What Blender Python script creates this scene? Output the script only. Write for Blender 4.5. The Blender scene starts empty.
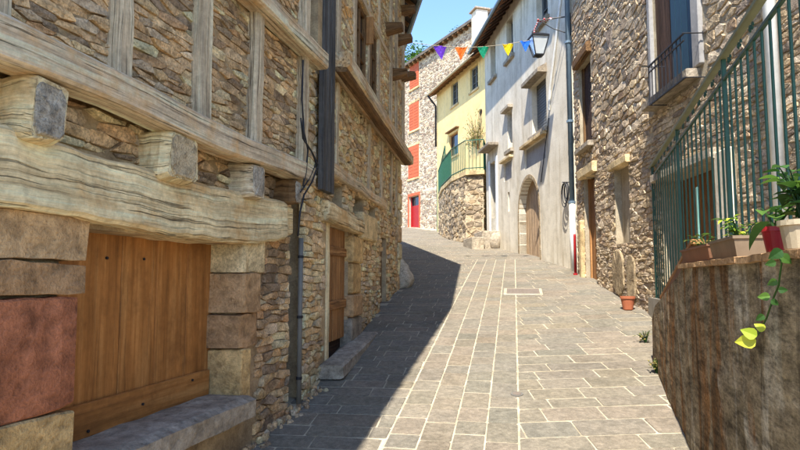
import bpy, math, random
from mathutils import Vector, noise as mnoise
random.seed(11)
R = math.radians
# ------------------------------------------------------------------ camera, sky, sun
scene = bpy.context.scene
COL = scene.collection
EYE = 1.9
PITCH = R(5.0)
FPX = 600.0                       # focal length in pixels of an 800 px wide picture
cam_data = bpy.data.cameras.new('camera'); cam = bpy.data.objects.new('camera', cam_data); COL.objects.link(cam)
cam.location = (0, 0, EYE); cam.rotation_euler = (R(90) + PITCH, 0, 0)
cam_data.sensor_width = 36.0; cam_data.lens = 36.0 * FPX / 800.0
cam_data.clip_start = 0.05; cam_data.clip_end = 2000
scene.camera = cam
SUN_EL = R(56.0); SUN_HEAD = R(17.5)     # the light travels towards this heading, clockwise from +Y
world = bpy.data.worlds.new('World'); scene.world = world; world.use_nodes = True
wn = world.node_tree.nodes; wl = world.node_tree.links
bg = wn['Background']; sky = wn.new('ShaderNodeTexSky'); sky.sky_type = 'NISHITA'
sky.sun_disc = False; sky.sun_elevation = SUN_EL; sky.sun_rotation = SUN_HEAD + math.pi
sky.altitude = 1500; sky.air_density = 1.0; sky.dust_density = 0.2; sky.ozone_density = 5.0
wl.new(sky.outputs['Color'], bg.inputs['Color']); bg.inputs['Strength'].default_value = 0.15
sun_data = bpy.data.lights.new('sun', 'SUN'); sun_data.energy = 3.4; sun_data.angle = R(0.5); sun_data.color = (1, 0.95, 0.87)
sun = bpy.data.objects.new('sun', sun_data); COL.objects.link(sun)
ldir = Vector((math.sin(SUN_HEAD) * math.cos(SUN_EL), math.cos(SUN_HEAD) * math.cos(SUN_EL), -math.sin(SUN_EL)))
sun.rotation_euler = ldir.to_track_quat('-Z', 'Y').to_euler(); sun.location = (-5, -20, 30)
vs = scene.view_settings; vs.view_transform = 'Standard'; vs.look = 'None'; vs.gamma = 1; vs.exposure = 1.68
vs.use_curve_mapping = False

# ------------------------------------------------------------------ geometry of the place
HX, HY = math.sin(R(10.8)), math.cos(R(10.8))       # heading of the street's slope
def G(x, y):
    s = HX * x + HY * y
    if s <= 10: z = 0.153 * s
    elif s <= 15: t = s - 10; z = 1.53 + 0.153 * t - 0.0023 * t * t
    elif s <= 42: z = 2.2375 + 0.13 * (s - 15)
    else: z = 2.2375 + 0.13 * 27 + 0.02 * (s - 42)
    return z
CP, SP = math.cos(PITCH), math.sin(PITCH)
def ray(px, py):
    h = (px - 400) / FPX; v = (225 - py) / FPX
    return Vector((h, CP - v * SP, SP + v * CP))
def gpt(px, py):
    d = ray(px, py); t0, t1 = 0.5, 80.0
    f = lambda t: EYE + d.z * t - G(d.x * t, d.y * t)
    for _ in range(60):
        m = (t0 + t1) / 2
        if f(m) > 0: t0 = m
        else: t1 = m
    return Vector((d.x * t0, d.y * t0, EYE + d.z * t0))
def proj(p):
    q = p - Vector((0, 0, EYE)); fw = q.y * CP + q.z * SP; up = -q.y * SP + q.z * CP
    if fw <= 0.05: return None
    return (400 + FPX * q.x / fw, 225 - FPX * up / fw, fw)

# ------------------------------------------------------------------ tagging
def tag(o, label=None, cat=None, group=None, kind=None):
    if label: o['label'] = label
    if cat: o['category'] = cat
    if group: o['group'] = group
    if kind: o['kind'] = kind
    return o
def thing(name, label, cat, loc=(0, 0, 0), rotz=0, group=None):
    o = bpy.data.objects.new(name, None); COL.objects.link(o); o.empty_display_size = 0.2
    o.location = loc; o.rotation_euler = (0, 0, rotz)
    return tag(o, label, cat, group)

# ------------------------------------------------------------------ mesh builder; coordinates are (along, outward, up)
class MB:
    def __init__(s): s.v = []; s.f = []; s.gc = []; s.rn = []
    def add(s, vs_, fs_, rnd=None, gc=None):
        b = len(s.v); s.v += [tuple(p) for p in vs_]; s.f += [tuple(b + i for i in f) for f in fs_]
        s.gc += [tuple(g) for g in (gc if gc else vs_)]
        r = random.random() if rnd is None else rnd
        s.rn += [r] * len(fs_)
    def box(s, u0, u1, o0, o1, z0, z1, bev=0.008, rnd=None, grain=None):
        u0, u1 = min(u0, u1), max(u0, u1); o0, o1 = min(o0, o1), max(o0, o1); z0, z1 = min(z0, z1), max(z0, z1)
        b = min(bev, (u1 - u0) * .3, (o1 - o0) * .3, (z1 - z0) * .3)
        vs_ = []; idx = {}
        for i, x in enumerate((u0, u1)):
            for j, y in enumerate((o0, o1)):
                for k, z in enumerate((z0, z1)):
                    sx, sy, sz = (1 - 2 * i) * b, (1 - 2 * j) * b, (1 - 2 * k) * b
                    for a, p in (('x', (x, y + sy, z + sz)), ('y', (x + sx, y, z + sz)), ('z', (x + sx, y + sy, z))):
                        idx[i, j, k, a] = len(vs_); vs_.append(p)
        fs_ = []
        for i in (0, 1):
            fs_.append([idx[i, 0, 0, 'x'], idx[i, 1, 0, 'x'], idx[i, 1, 1, 'x'], idx[i, 0, 1, 'x']])
            fs_.append([idx[0, i, 0, 'y'], idx[1, i, 0, 'y'], idx[1, i, 1, 'y'], idx[0, i, 1, 'y']])
            fs_.append([idx[0, 0, i, 'z'], idx[1, 0, i, 'z'], idx[1, 1, i, 'z'], idx[0, 1, i, 'z']])
        for i in (0, 1):
            for j in (0, 1):
                fs_.append([idx[i, j, 0, 'x'], idx[i, j, 1, 'x'], idx[i, j, 1, 'y'], idx[i, j, 0, 'y']])
                fs_.append([idx[i, 0, j, 'x'], idx[i, 1, j, 'x'], idx[i, 1, j, 'z'], idx[i, 0, j, 'z']])
                fs_.append([idx[0, i, j, 'y'], idx[1, i, j, 'y'], idx[1, i, j, 'z'], idx[0, i, j, 'z']])
                for k in (0, 1): fs_.append([idx[i, j, k, 'x'], idx[i, j, k, 'y'], idx[i, j, k, 'z']])
        off = random.random() * 20
        if grain == 'z': gc = [(p[2] + off, p[0] + off, p[1]) for p in vs_]
        else: gc = [(p[0] + off, p[1] + off, p[2]) for p in vs_]
        s.add(vs_, fs_, rnd, gc)
    def prism(s, poly, o0, o1, rnd=None):          # poly in (along, up)
        n = len(poly); vs_ = [(p[0], o0, p[1]) for p in poly] + [(p[0], o1, p[1]) for p in poly]
        fs_ = [list(range(n))[::-1], [n + i for i in range(n)]] + [[i, (i + 1) % n, n + (i + 1) % n, n + i] for i in range(n)]
        s.add(vs_, fs_, rnd)
    def tube(s, path, r, n=8, rnd=None):
        path = [Vector(p) for p in path]; rings = []
        rs = r if isinstance(r, (list, tuple)) else [r] * len(path)
        ref = None; L = 0; gl = []
        for i, p in enumerate(path):
            t = (path[min(i + 1, len(path) - 1)] - path[max(i - 1, 0)])
            t = t.normalized() if t.length > 1e-9 else Vector((0, 0, 1))
            if ref is None: ref = t.orthogonal().normalized()
            a = (ref - t * ref.dot(t)); a = a.normalized() if a.length > 1e-6 else t.orthogonal().normalized(); ref = a
            b = t.cross(a)
            if i: L += (p - path[i - 1]).length
            for k in range(n):
                w = 2 * math.pi * k / n
                rings.append(p + (a * math.cos(w) + b * math.sin(w)) * rs[i]); gl.append((L, math.cos(w) * rs[i], math.sin(w) * rs[i]))
        fs_ = []
        for i in range(len(path) - 1):
            for k in range(n): fs_.append([i * n + k, i * n + (k + 1) % n, (i + 1) * n + (k + 1) % n, (i + 1) * n + k])
        fs_.append(list(range(n))[::-1]); fs_.append([(len(path) - 1) * n + k for k in range(n)])
        s.add(rings, fs_, rnd, gl)
    def loft(s, st, ch=0.25, amp=0.006, freq=6.0, rnd=None):
        """st: list of (centre, half vector a, half vector b); chamfered section, roughened"""
        sec = [(-1, -1 + ch), (-1 + ch, -1), (1 - ch, -1), (1, -1 + ch), (1, 1 - ch), (1 - ch, 1), (-1 + ch, 1), (-1, 1 - ch)]
        vs_ = []; gl = []; L = 0; n = 8; so = Vector((random.random() * 50, random.random() * 50, 0))
        for i, (c, a, b) in enumerate(st):
            c, a, b = Vector(c), Vector(a), Vector(b)
            if i: L += (c - Vector(st[i - 1][0])).length
            for (x, y) in sec:
                p = c + a * x + b * y
                q = p * freq + so
                p = p + Vector((mnoise.noise(q), mnoise.noise(q + Vector((9, 3, 1))), mnoise.noise(q + Vector((1, 8, 5))))) * amp
                vs_.append(p); gl.append((L + so.x, x * a.length + so.y, y * b.length))
        fs_ = []
        for i in range(len(st) - 1):
            for k in range(n): fs_.append([i * n + k, i * n + (k + 1) % n, (i + 1) * n + (k + 1) % n, (i + 1) * n + k])
        fs_.append(list(range(n))[::-1]); fs_.append([(len(st) - 1) * n + k for k in range(n)])
        s.add(vs_, fs_, rnd, gl)
    def beam(s, p0, p1, w, h, seg=10, amp=0.008, freq=5.0, ch=0.22, rnd=None, bow=0.0):
        """straight rough timber, p in (along, outward, up); w = outward size, h = other size"""
        p0, p1 = Vector(p0), Vector(p1); t = (p1 - p0).normalized(); o = Vector((0, 1, 0)); b = t.cross(o).normalized()
        st = []
        for i in range(seg + 1):
            f = i / seg; c = p0.lerp(p1, f) + b * math.sin(f * math.pi) * bow
            st.append((c, o * w / 2, b * h / 2))
        s.loft(st, ch, amp, freq, rnd)
    def build(s, name, mat, parent=None, smooth=False, kind=None, world=False):
        me = bpy.data.meshes.new(name)
        sg = 1 if world else -1
        me.from_pydata([(p[0], sg * p[1], p[2]) for p in s.v], [], s.f if world else [f[::-1] for f in s.f])
        a = me.attributes.new('gc', 'FLOAT_VECTOR', 'POINT'); a.data.foreach_set('vector', [c for g in s.gc for c in g])
        b = me.attributes.new('rnd', 'FLOAT', 'FACE'); b.data.foreach_set('value', s.rn)
        if smooth: me.polygons.foreach_set('use_smooth', [True] * len(me.polygons))
        me.materials.append(mat)
        o = bpy.data.objects.new(name, me); COL.objects.link(o)
        if parent is not None: o.parent = parent
        if kind: o['kind'] = kind
        return o

# ------------------------------------------------------------------ facades
class Facade:
    def __init__(s, base, vpx, side):
        s.p0 = gpt(*base); d = Vector(((vpx - 400) / FPX, 1 / CP, 0)).normalized(); s.d = d
        s.u = d if side == 'L' else -d
        s.n = Vector((s.u.y, -s.u.x, 0)); s.rot = math.atan2(s.u.y, s.u.x); s.z0 = s.p0.z
    def px(s, x, y, off=0.0):
        d = ray(x, y); o = Vector((0, 0, EYE)); t = (off - (o - s.p0).dot(s.n)) / d.dot(s.n)
        P = o + d * t; return ((P - s.p0).dot(s.u), P.z - s.z0)
    def U(s, x, off=0.0, y=240): return s.px(x, y, off)[0]
    def Z(s, x, y, off=0.0): return s.px(x, y, off)[1]
    def w(s, u, z, off=0.0):
        P = s.p0 + s.u * u + s.n * off; return Vector((P.x, P.y, s.z0 + z))
    def gz(s, u, off=0.0):
        P = s.p0 + s.u * u + s.n * off; return G(P.x, P.y) - s.z0
    def rect(s, x0, y0, x1, y1, off=0.0):
        """pixel box (roughly the thing's left, top, right, bottom) -> (u0, u1, z0, z1): heights taken mid-way"""
        u0 = s.U(x0, off, (y0 + y1) / 2); u1 = s.U(x1, off, (y0 + y1) / 2)
        return min(u0, u1), max(u0, u1)
    def xAt(s, Y): return s.p0.x + s.d.x / s.d.y * (Y - s.p0.y)

# ------------------------------------------------------------------ masonry
def clip(poly, nx, ny, c):                    # keep nx*x+ny*y <= c
    out = []; n = len(poly)
    for i in range(n):
        p, q = poly[i], poly[(i + 1) % n]; a = nx * p[0] + ny * p[1] - c; b = nx * q[0] + ny * q[1] - c
        if a <= 0: out.append(p)
        if (a < 0 < b) or (b < 0 < a):
            t = a / (a - b); out.append((p[0] + (q[0] - p[0]) * t, p[1] + (q[1] - p[1]) * t))
    return out
def area(poly): return abs(sum(poly[i][0] * poly[(i + 1) % len(poly)][1] - poly[(i + 1) % len(poly)][0] * poly[i][1] for i in range(len(poly)))) / 2
def centroid(poly): return (sum(p[0] for p in poly) / len(poly), sum(p[1] for p in poly) / len(poly))
def chaikin(poly, k=0.2, jit=0.0):
    out = []; n = len(poly)
    for i in range(n):
        p, q = poly[i], poly[(i + 1) % n]
        for t in (k, 1 - k):
            out.append((p[0] + (q[0] - p[0]) * t + random.uniform(-jit, jit), p[1] + (q[1] - p[1]) * t + random.uniform(-jit, jit)))
    # drop points that nearly coincide
    res = []
    for p in out:
        if not res or math.hypot(p[0] - res[-1][0], p[1] - res[-1][1]) > 0.004: res.append(p)
    return res
def stone(mb, poly, mapf, prot, bevel=0.012, back=0.05, tilt=0.05, bulge=0.004, rnd=None, k=0.08, jit=0.004):
    o = chaikin(poly, k, jit)
    if len(o) < 4: return
    cx, cy = centroid(o); n = len(o); tx, ty = random.uniform(-tilt, tilt), random.uniform(-tilt, tilt)
    h = lambda p: prot + tx * (p[0] - cx) + ty * (p[1] - cy)
    inn = []
    for p in o:
        r = math.hypot(p[0] - cx, p[1] - cy) + 1e-6; f = max(0.35, 1 - bevel / r * random.uniform(.7, 1.4)); inn.append((cx + (p[0] - cx) * f, cy + (p[1] - cy) * f))
    vs_ = [mapf(p[0], p[1], -back) for p in o] + [mapf(p[0], p[1], h(p) - bevel * random.uniform(.5, .9)) for p in o]
    vs_ += [mapf(p[0], p[1], h(p) + random.uniform(-1, 1) * bulge * .5) for p in inn] + [mapf(cx, cy, prot + random.uniform(-.3, 1) * bulge)]
    fs_ = []
    for i in range(n):
        j = (i + 1) % n
        fs_ += [[i, j, n + j, n + i], [n + i, n + j, 2 * n + j, 2 * n + i], [2 * n + i, 2 * n + j, 3 * n]]
    q = random.random() * 30; 
    mb.add(vs_, fs_, rnd, [(v[0] + q, v[1] + q * .7, v[2] + q * .3) for v in vs_])
def voronoi_cells(u0, u1, z0, z1, w, h, gap, asp=None, jit=0.35, wild=0.5):
    """roughly coursed rubble: cells (convex polygons) in the rectangle"""
    asp = asp or w / h * .8
    pts = []; z = z0
    while z < z1 + h:
        rh = h * random.uniform(1 - wild, 1 + wild)
        u = u0 - random.random() * w; f = rh / h
        while u < u1 + w:
            ww = w * random.choice((.45, .6, .8, 1, 1, 1.3, 1.7)) * random.uniform(.85, 1.15) * (0.7 + .3 * f); pts.append((u + ww / 2, z + rh / 2 + random.uniform(-jit, jit) * rh)); u += ww
        z += rh
    # grid of neighbours
    cs = max(w, h * asp) * 1.6; grid = {}
    for i, p in enumerate(pts): grid.setdefault((int(p[0] // cs), int(p[1] * asp // cs)), []).append(i)
    out = []
    for i, p in enumerate(pts):
        if not (u0 - w < p[0] < u1 + w and z0 - h < p[1] < z1 + h): continue
        poly = [(u0, z0), (u1, z0), (u1, z1), (u0, z1)]
        gx, gy = int(p[0] // cs), int(p[1] * asp // cs); nb = []
        for a in (-1, 0, 1):
            for b in (-1, 0, 1): nb += grid.get((gx + a, gy + b), [])
        nb = [pts[j] for j in nb if j != i]; nb.sort(key=lambda q: (q[0] - p[0]) ** 2 + ((q[1] - p[1]) * asp) ** 2)
        for q in nb[:22]:
            dx, dz = (q[0] - p[0]), (q[1] - p[1]) * asp
            nx, ny = dx, dz * asp; c = nx * (p[0] + q[0]) / 2 + ny * (p[1] + q[1]) / 2; L = math.hypot(nx, ny)
            if L < 1e-9: continue
            poly = clip(poly, nx / L, ny / L, c / L - gap / 2)
            if len(poly) < 3: break
        if len(poly) >= 3: out.append(poly)
    return out
def cut_holes(cells, holes, gap=0.01, minarea=0.0012):
    """holes: rectangles (u0,u1,z0,z1) that the stones stop at"""
    out = []
    for poly in cells:
        c = centroid(poly); ok = True
        for (a, b, e, f) in holes:
            if a < c[0] < b and e < c[1] < f: ok = False; break
            if max(p[0] for p in poly) < a or min(p[0] for p in poly) > b or max(p[1] for p in poly) < e or min(p[1] for p in poly) > f: continue
            d = [(a - c[0], (1, 0, a - gap)), (c[0] - b, (-1, 0, -(b + gap))), (e - c[1], (0, 1, e - gap)), (c[1] - f, (0, -1, -(f + gap)))]
            d.sort(key=lambda t: -t[0]); poly = clip(poly, *d[0][1])
            if len(poly) < 3: ok = False; break
        if ok and area(poly) > minarea: out.append(poly)
    return out
def lay_stones(cells, mapf, worldf, wall, mat, limit=280, name='stone', prot=(0.012, 0.045), minpx=60, rest='rubble_infill', world=False, **kw):
    """the stones that show largest become objects, the rest one joined part"""
    sc = []
    for poly in cells:
        c = centroid(poly); P = worldf(c[0], c[1]); q = proj(P)
        s = 0
        if q and -20 < q[0] < 820 and -20 < q[1] < 470:
            A = worldf(c[0] + .1, c[1]); B = worldf(c[0], c[1] + .1); qa, qb = proj(A), proj(B)
            if qa and qb:
                s = abs((qa[0] - q[0]) * (qb[1] - q[1]) - (qa[1] - q[1]) * (qb[0] - q[0])) / .01 * area(poly)
        sc.append((s, poly))
    sc.sort(key=lambda t: -t[0])
    restmb = MB(); n = 0
    for i, (s, poly) in enumerate(sc):
        r = random.random(); pr = random.uniform(*prot)
        if i < limit and s > minpx:
            mb = MB(); stone(mb, poly, mapf, pr, rnd=r, **kw)
            if mb.f: mb.build(name, mat, wall, world=world); n += 1
        else: stone(restmb, poly, mapf, pr, rnd=r, **kw)
    if restmb.f: restmb.build(rest, mat, wall, kind='stuff', world=world)
    return n
fmap = lambda off: (lambda u, z, h: (u, off + h, z))
def wall_holes(mb, u0, u1, z0, z1, holes, o0, o1):
    us = sorted({u0, u1} | {min(max(h[i], u0), u1) for h in holes for i in (0, 1)}); zs = sorted({z0, z1} | {min(max(h[i], z0), z1) for h in holes for i in (2, 3)})
    nu, nz = len(us) - 1, len(zs) - 1
    solid = [[not any(h[0] < (us[i] + us[i + 1]) / 2 < h[1] and h[2] < (zs[k] + zs[k + 1]) / 2 < h[3] for h in holes) for k in range(nz)] for i in range(nu)]
    ok = lambda i, k: 0 <= i < nu and 0 <= k < nz and solid[i][k]
    for i in range(nu):
        for k in range(nz):
            if not solid[i][k]: continue
            a, b, c, d = us[i], us[i + 1], zs[k], zs[k + 1]
            mb.add([(a, o1, c), (b, o1, c), (b, o1, d), (a, o1, d)], [[3, 2, 1, 0]]); mb.add([(a, o0, c), (b, o0, c), (b, o0, d), (a, o0, d)], [[0, 1, 2, 3]])
            if not ok(i - 1, k): mb.add([(a, o0, c), (a, o1, c), (a, o1, d), (a, o0, d)], [[0, 1, 2, 3]])
            if not ok(i + 1, k): mb.add([(b, o0, c), (b, o1, c), (b, o1, d), (b, o0, d)], [[3, 2, 1, 0]])
            if not ok(i, k - 1): mb.add([(a, o0, c), (b, o0, c), (b, o1, c), (a, o1, c)], [[0, 1, 2, 3]])
            if not ok(i, k + 1): mb.add([(a, o0, d), (b, o0, d), (b, o1, d), (a, o1, d)], [[3, 2, 1, 0]])

# ------------------------------------------------------------------ materials
class NT:
    def __init__(s, name):
        s.m = bpy.data.materials.new(name); s.m.use_nodes = True; s.t = s.m.node_tree; s.b = s.t.nodes['Principled BSDF']
    def n(s, typ, **kw):
        nd = s.t.nodes.new(typ)
        for k, v in kw.items(): setattr(nd, k, v)
        return nd
    def l(s, a, b): s.t.links.new(a, b)
    def attr(s, name='gc'): return s.n('ShaderNodeAttribute', attribute_name=name)
    def noise(s, scale, detail=4, rough=.6, sx=(1, 1, 1), dist=0.0, vec=None):
        mp = s.n('ShaderNodeMapping'); mp.inputs['Scale'].default_value = sx
        s.l(vec if vec else s.attr().outputs['Vector'], mp.inputs['Vector'])
        t = s.n('ShaderNodeTexNoise'); t.inputs['Scale'].default_value = scale; t.inputs['Detail'].default_value = detail; t.inputs['Roughness'].default_value = rough
        t.inputs['Distortion'].default_value = dist
        s.l(mp.outputs['Vector'], t.inputs['Vector']); return t.outputs['Fac']
    def ramp(s, fac, stops, interp='LINEAR'):
        r = s.n('ShaderNodeValToRGB'); e = r.color_ramp.elements; r.color_ramp.interpolation = interp
        while len(e) < len(stops): e.new(0.5)
        for i, (p, c) in enumerate(stops):
            e[i].position = p; c = (c, c, c) if isinstance(c, (int, float)) else c; e[i].color = (*c, 1)
        s.l(fac, r.inputs['Fac']); return r.outputs['Color']
    def mix(s, a, b, fac=1.0, mode='MULTIPLY'):
        m = s.n('ShaderNodeMix', data_type='RGBA', blend_type=mode)
        for sock, v in ((m.inputs['Factor'], fac), (m.inputs['A'], a), (m.inputs['B'], b)):
            if isinstance(v, (int, float)): sock.default_value = v
            elif isinstance(v, tuple): sock.default_value = (*v, 1)
            else: s.l(v, sock)
        # RGBA sockets are the last pair
        return m.outputs[2]
    def mixc(s, a, b, fac=1.0, mode='MULTIPLY'):
        m = s.n('ShaderNodeMix', data_type='RGBA', blend_type=mode)
        for sock, v in ((m.inputs[0], fac), (m.inputs[6], a), (m.inputs[7], b)):
            if isinstance(v, (int, float)): sock.default_value = v
            elif isinstance(v, tuple): sock.default_value = (*v, 1)
            else: s.l(v, sock)
        return m.outputs[2]
    def bump(s, h, strength=.5, dist=.01, prev=None):
        b = s.n('ShaderNodeBump'); b.inputs['Strength'].default_value = strength; b.inputs['Distance'].default_value = dist
        s.l(h, b.inputs['Height'])
        if prev is not None: s.l(prev, b.inputs['Normal'])
        return b.outputs['Normal']
    def out(s, col, rough=.9, normal=None, metal=0.0, spec=.3):
        if isinstance(col, tuple): s.b.inputs['Base Color'].default_value = (*col, 1)
        else: s.l(col, s.b.inputs['Base Color'])
        if isinstance(rough, (int, float)): s.b.inputs['Roughness'].default_value = rough
        else: s.l(rough, s.b.inputs['Roughness'])
        s.b.inputs['Metallic'].default_value = metal; s.b.inputs['Specular IOR Level'].default_value = spec
        if normal is not None: s.l(normal, s.b.inputs['Normal'])
        return s.m
def lin(r, g, b):
    f = lambda c: (c / 255 / 12.92) if c / 255 <= .04045 else ((c / 255 + .055) / 1.055) ** 2.4
    return (f(r), f(g), f(b))
def stone_mat(name, pal, mott=14, fine=70, bstr=.6, lichen=None, rough=.92, dirt=.55, stain=.9, warm=(.72, .66, .6), finec=.85):
    t = NT(name); n = len(pal)
    col = t.ramp(t.attr('rnd').outputs['Fac'], [((i + .02) / n, c) for i, c in enumerate(pal)], 'LINEAR')
    n1 = t.noise(mott, 5, .65); n2 = t.noise(fine, 3, .7); n3 = t.noise(mott * .35, 3, .6, sx=(1, 1, 2.2))
    col = t.mixc(col, t.ramp(n1, [(.30, dirt * .8), (.52, 1.0), (.72, 1.32)]), 1.0)
    col = t.mixc(col, t.ramp(n2, [(.34, .52), (.6, 1.18)]), finec)
    col = t.mixc(col, t.ramp(n3, [(.35, warm), (.6, (1.1, 1.06, 1.02))]), .8)
    pos = t.n('ShaderNodeNewGeometry').outputs['Position']
    col = t.mixc(col, t.ramp(t.noise(.9, 5, .65, vec=pos), [(.32, (.74, .72, .70)), (.5, (1.0, 1.0, 1.0)), (.68, (1.14, 1.12, 1.08))]), stain)
    if lichen: col = t.mixc(col, lichen, t.ramp(t.noise(9, 6, .7, vec=None), [(.58, 0.0), (.68, .65)]), 'MIX')
    nb = t.bump(n1, min(1, bstr * 1.2), .025); nb = t.bump(n2, min(1, bstr), .008, nb)
    return t.out(col, rough, nb, spec=.2)
def mortar_mat(name, c, c2, bstr=.7):
    t = NT(name); n1 = t.noise(5, 5, .65); n2 = t.noise(60, 4, .7)
    col = t.ramp(n1, [(.3, c2), (.65, c)]); col = t.mixc(col, t.ramp(n2, [(.3, .7), (.65, 1.1)]), .9)
    nb = t.bump(n2, bstr, .01); return t.out(col, .95, nb, spec=.1)
def wood_mat(name, cols, along=1.2, across=26, crack=.5, rough=.85, bstr=.6, spots=None):
    """grain runs along the first coordinate of gc"""
    t = NT(name)
    n1 = t.noise(1.0, 7, .7, sx=(along * .8, across * 1.5, across * 1.5), dist=.05); n2 = t.noise(1.0, 5, .75, sx=(along * 4, across * 6, across * 6)); n3 = t.noise(1.0, 6, .7, sx=(2.0, 5, 5))
    col = t.ramp(n1, [(.25, cols[0]), (.5, cols[1]), (.72, cols[2])])
    col = t.mixc(col, t.ramp(n3, [(.3, .62), (.6, 1.12)]), .85)
    col = t.mixc(col, t.ramp(n2, [(.32, .55), (.5, 1.05)]), crack)
    if spots: col = t.mixc(col, spots, t.ramp(t.noise(2.2, 5, .7), [(.5, 0.0), (.66, .7)]), 'MIX')
    n4 = t.noise(1.0, 3, .5, sx=(along * .5, across * 1.8, across * 1.8), dist=.05); ck = t.ramp(n4, [(.388, 1.0), (.402, .42), (.410, .42), (.424, 1.0)])
    n5 = t.noise(1.0, 4, .6, sx=(along * 1.1, across * 3.2, across * 3.2), dist=.2); ck2 = t.ramp(n5, [(.32, .42), (.40, 1.0)])
    n6 = t.noise(26, 5, .7); col = t.mixc(col, t.ramp(n6, [(.34, .68), (.6, 1.12)]), crack)
    col = t.mixc(col, ck2, crack * .9); col = t.mixc(col, ck, min(1.0, crack * 1.5)); nk = t.bump(ck, min(1.0, bstr * 1.6), .02); nk = t.bump(ck2, min(1.0, bstr * 1.2), .008, nk)
    nb = t.bump(n1, bstr, .015, nk); nb = t.bump(n2, bstr, .006, nb); return t.out(col, rough, nb, spec=.2)
def paint_mat(name, c, rough=.55, wear=None, var=.18, metal=0.0):
    t = NT(name); n1 = t.noise(7, 5, .65); n2 = t.noise(90, 3, .6)
    col = t.mixc(c, t.ramp(n1, [(.3, 1 - var), (.65, 1 + var * .4)]), 1.0)
    if wear: col = t.mixc(col, wear, t.ramp(t.noise(25, 6, .75), [(.60, 0.0), (.66, .9)]), 'MIX')
    return t.out(col, rough, t.bump(n2, .15, .003), metal=metal)
def plaster_mat(name, c, c2, stain=None, bstr=.35):
    t = NT(name); n1 = t.noise(1.1, 6, .6); n2 = t.noise(26, 5, .7); n3 = t.noise(1.0, 5, .65, sx=(3.5, 3.5, .45))
    col = t.ramp(n1, [(.3, c2), (.62, c)]); col = t.mixc(col, t.ramp(n2, [(.3, .86), (.65, 1.05)]), .8)
    if stain: col = t.mixc(col, stain, t.ramp(n3, [(.50, 0.0), (.70, .8)]), 'MIX')
    col = t.mixc(col, t.ramp(t.noise(4.5, 6, .7), [(.36, .84), (.5, 1.0)]), .9)
    nb = t.bump(n1, .3, .05); nb = t.bump(n2, bstr, .01, nb); return t.out(col, .93, nb, spec=.15)

# ------------------------------------------------------------------ palette
M = {}
M['stone_a'] = stone_mat('stone_a', [lin(210,172,127), lin(234,210,162), lin(191,158,120), lin(227,191,143), lin(185,162,133), lin(234,227,182), lin(207,163,117), lin(169,149,123), lin(233,195,144), lin(205,185,156), lin(218,180,131), lin(154,133,109)], 12, 70, .7)
M['stone_b'] = stone_mat('stone_b', [lin(221,198,157), lin(234,217,171), lin(190,167,140), lin(232,200,151), lin(204,185,157), lin(234,230,186), lin(215,180,132)], 10, 60, .6)
M['stone_h'] = stone_mat('stone_h', [lin(190,172,147), lin(217,200,170), lin(158,143,128), lin(201,179,145), lin(176,161,141), lin(231,213,184), lin(169,143,116), lin(208,186,150)], 11, 60, .7)
M['stone_s'] = stone_mat('stone_s', [lin(198,183,162), lin(219,206,183), lin(166,149,132), lin(209,190,160), lin(181,160,137), lin(160,141,124)], 8, 40, .5)
M['stone_y'] = stone_mat('stone_y', [lin(188,173,146), lin(157,141,120), lin(205,186,152), lin(134,122,106), lin(177,156,124)], 8, 40, .6)
M['paver'] = stone_mat('paver', [lin(129,121,107), lin(136,128,113), lin(122,118,106), lin(131,122,104), lin(126,121,109), lin(134,123,106), lin(121,117,104), lin(133,125,109), lin(125,119,107), lin(134,124,109)], 24, 150, .5, rough=.85, dirt=.95, warm=(.84, .82, .79), stain=.6, finec=.55)
M['joint'] = mortar_mat('joint', lin(196,184,158), lin(156,144,120), .5)
M['mortar_a'] = mortar_mat('mortar_a', lin(197,169,129), lin(117,96,72))
M['mortar_b'] = mortar_mat('mortar_b', lin(199,175,137), lin(145,124,96))
M['mortar_h'] = mortar_mat('mortar_h', lin(211,192,159), lin(154,137,114))
M['mortar_pale'] = mortar_mat('mortar_pale', lin(186,172,146), lin(150,136,112))
M['mortar_s'] = mortar_mat('mortar_s', lin(216,204,180), lin(184,170,146))
M['earth'] = mortar_mat('earth', lin(120,108,84), lin(84,80,58))
M['oak_grey'] = wood_mat('oak_grey', [lin(137,117,94), lin(207,184,151), lin(234,223,188)], 1.0, 24, .6)
M['oak_rail'] = wood_mat('oak_rail', [lin(139,120,97), lin(218,193,159), lin(234,234,198)], 1.0, 20, .55, spots=lin(209,156,91))
M['oak_pale'] = wood_mat('oak_pale', [lin(164,135,95), lin(234,209,161), lin(234,234,197)], .9, 16, .6, spots=lin(200,152,91))
M['oak_brown'] = wood_mat('oak_brown', [lin(73,52,35), lin(124,93,61), lin(157,123,85)], 1.1, 22, .6)
M['oak_dark'] = wood_mat('oak_dark', [lin(41,29,24), lin(73,53,42), lin(97,75,60)], 1.1, 22, .6)
M['door_a'] = wood_mat('door_a', [lin(123,77,37), lin(173,113,57), lin(201,143,82)], .9, 9, .28, rough=.6, bstr=.2, spots=lin(127,81,41))
M['door_b'] = wood_mat('door_b', [lin(116,76,42), lin(164,116,70), lin(188,142,92)], .9, 16, .45, rough=.75)
M['door_h'] = wood_mat('door_h', [lin(92,60,36), lin(138,96,58), lin(166,122,80)], .9, 14, .4, rough=.7)
M['door_arch'] = wood_mat('door_arch', [lin(140,112,86), lin(176,148,116), lin(194,168,136)], .9, 14, .3, rough=.7)
M['block_brown'] = stone_mat('block_brown', [lin(184,148,108), lin(194,160,118), lin(172,136,98)], 14, 70, .8, dirt=.7, finec=.4)
M['block_red'] = stone_mat('block_red', [lin(170,106,74), lin(176,114,82), lin(164,98,68)], 13, 70, .8, dirt=.7, finec=.4)
M['block_tan'] = stone_mat('block_tan', [lin(206,173,118), lin(194,161,110), lin(212,179,124)], 14, 70, .8, dirt=.7, finec=.4)
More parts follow.
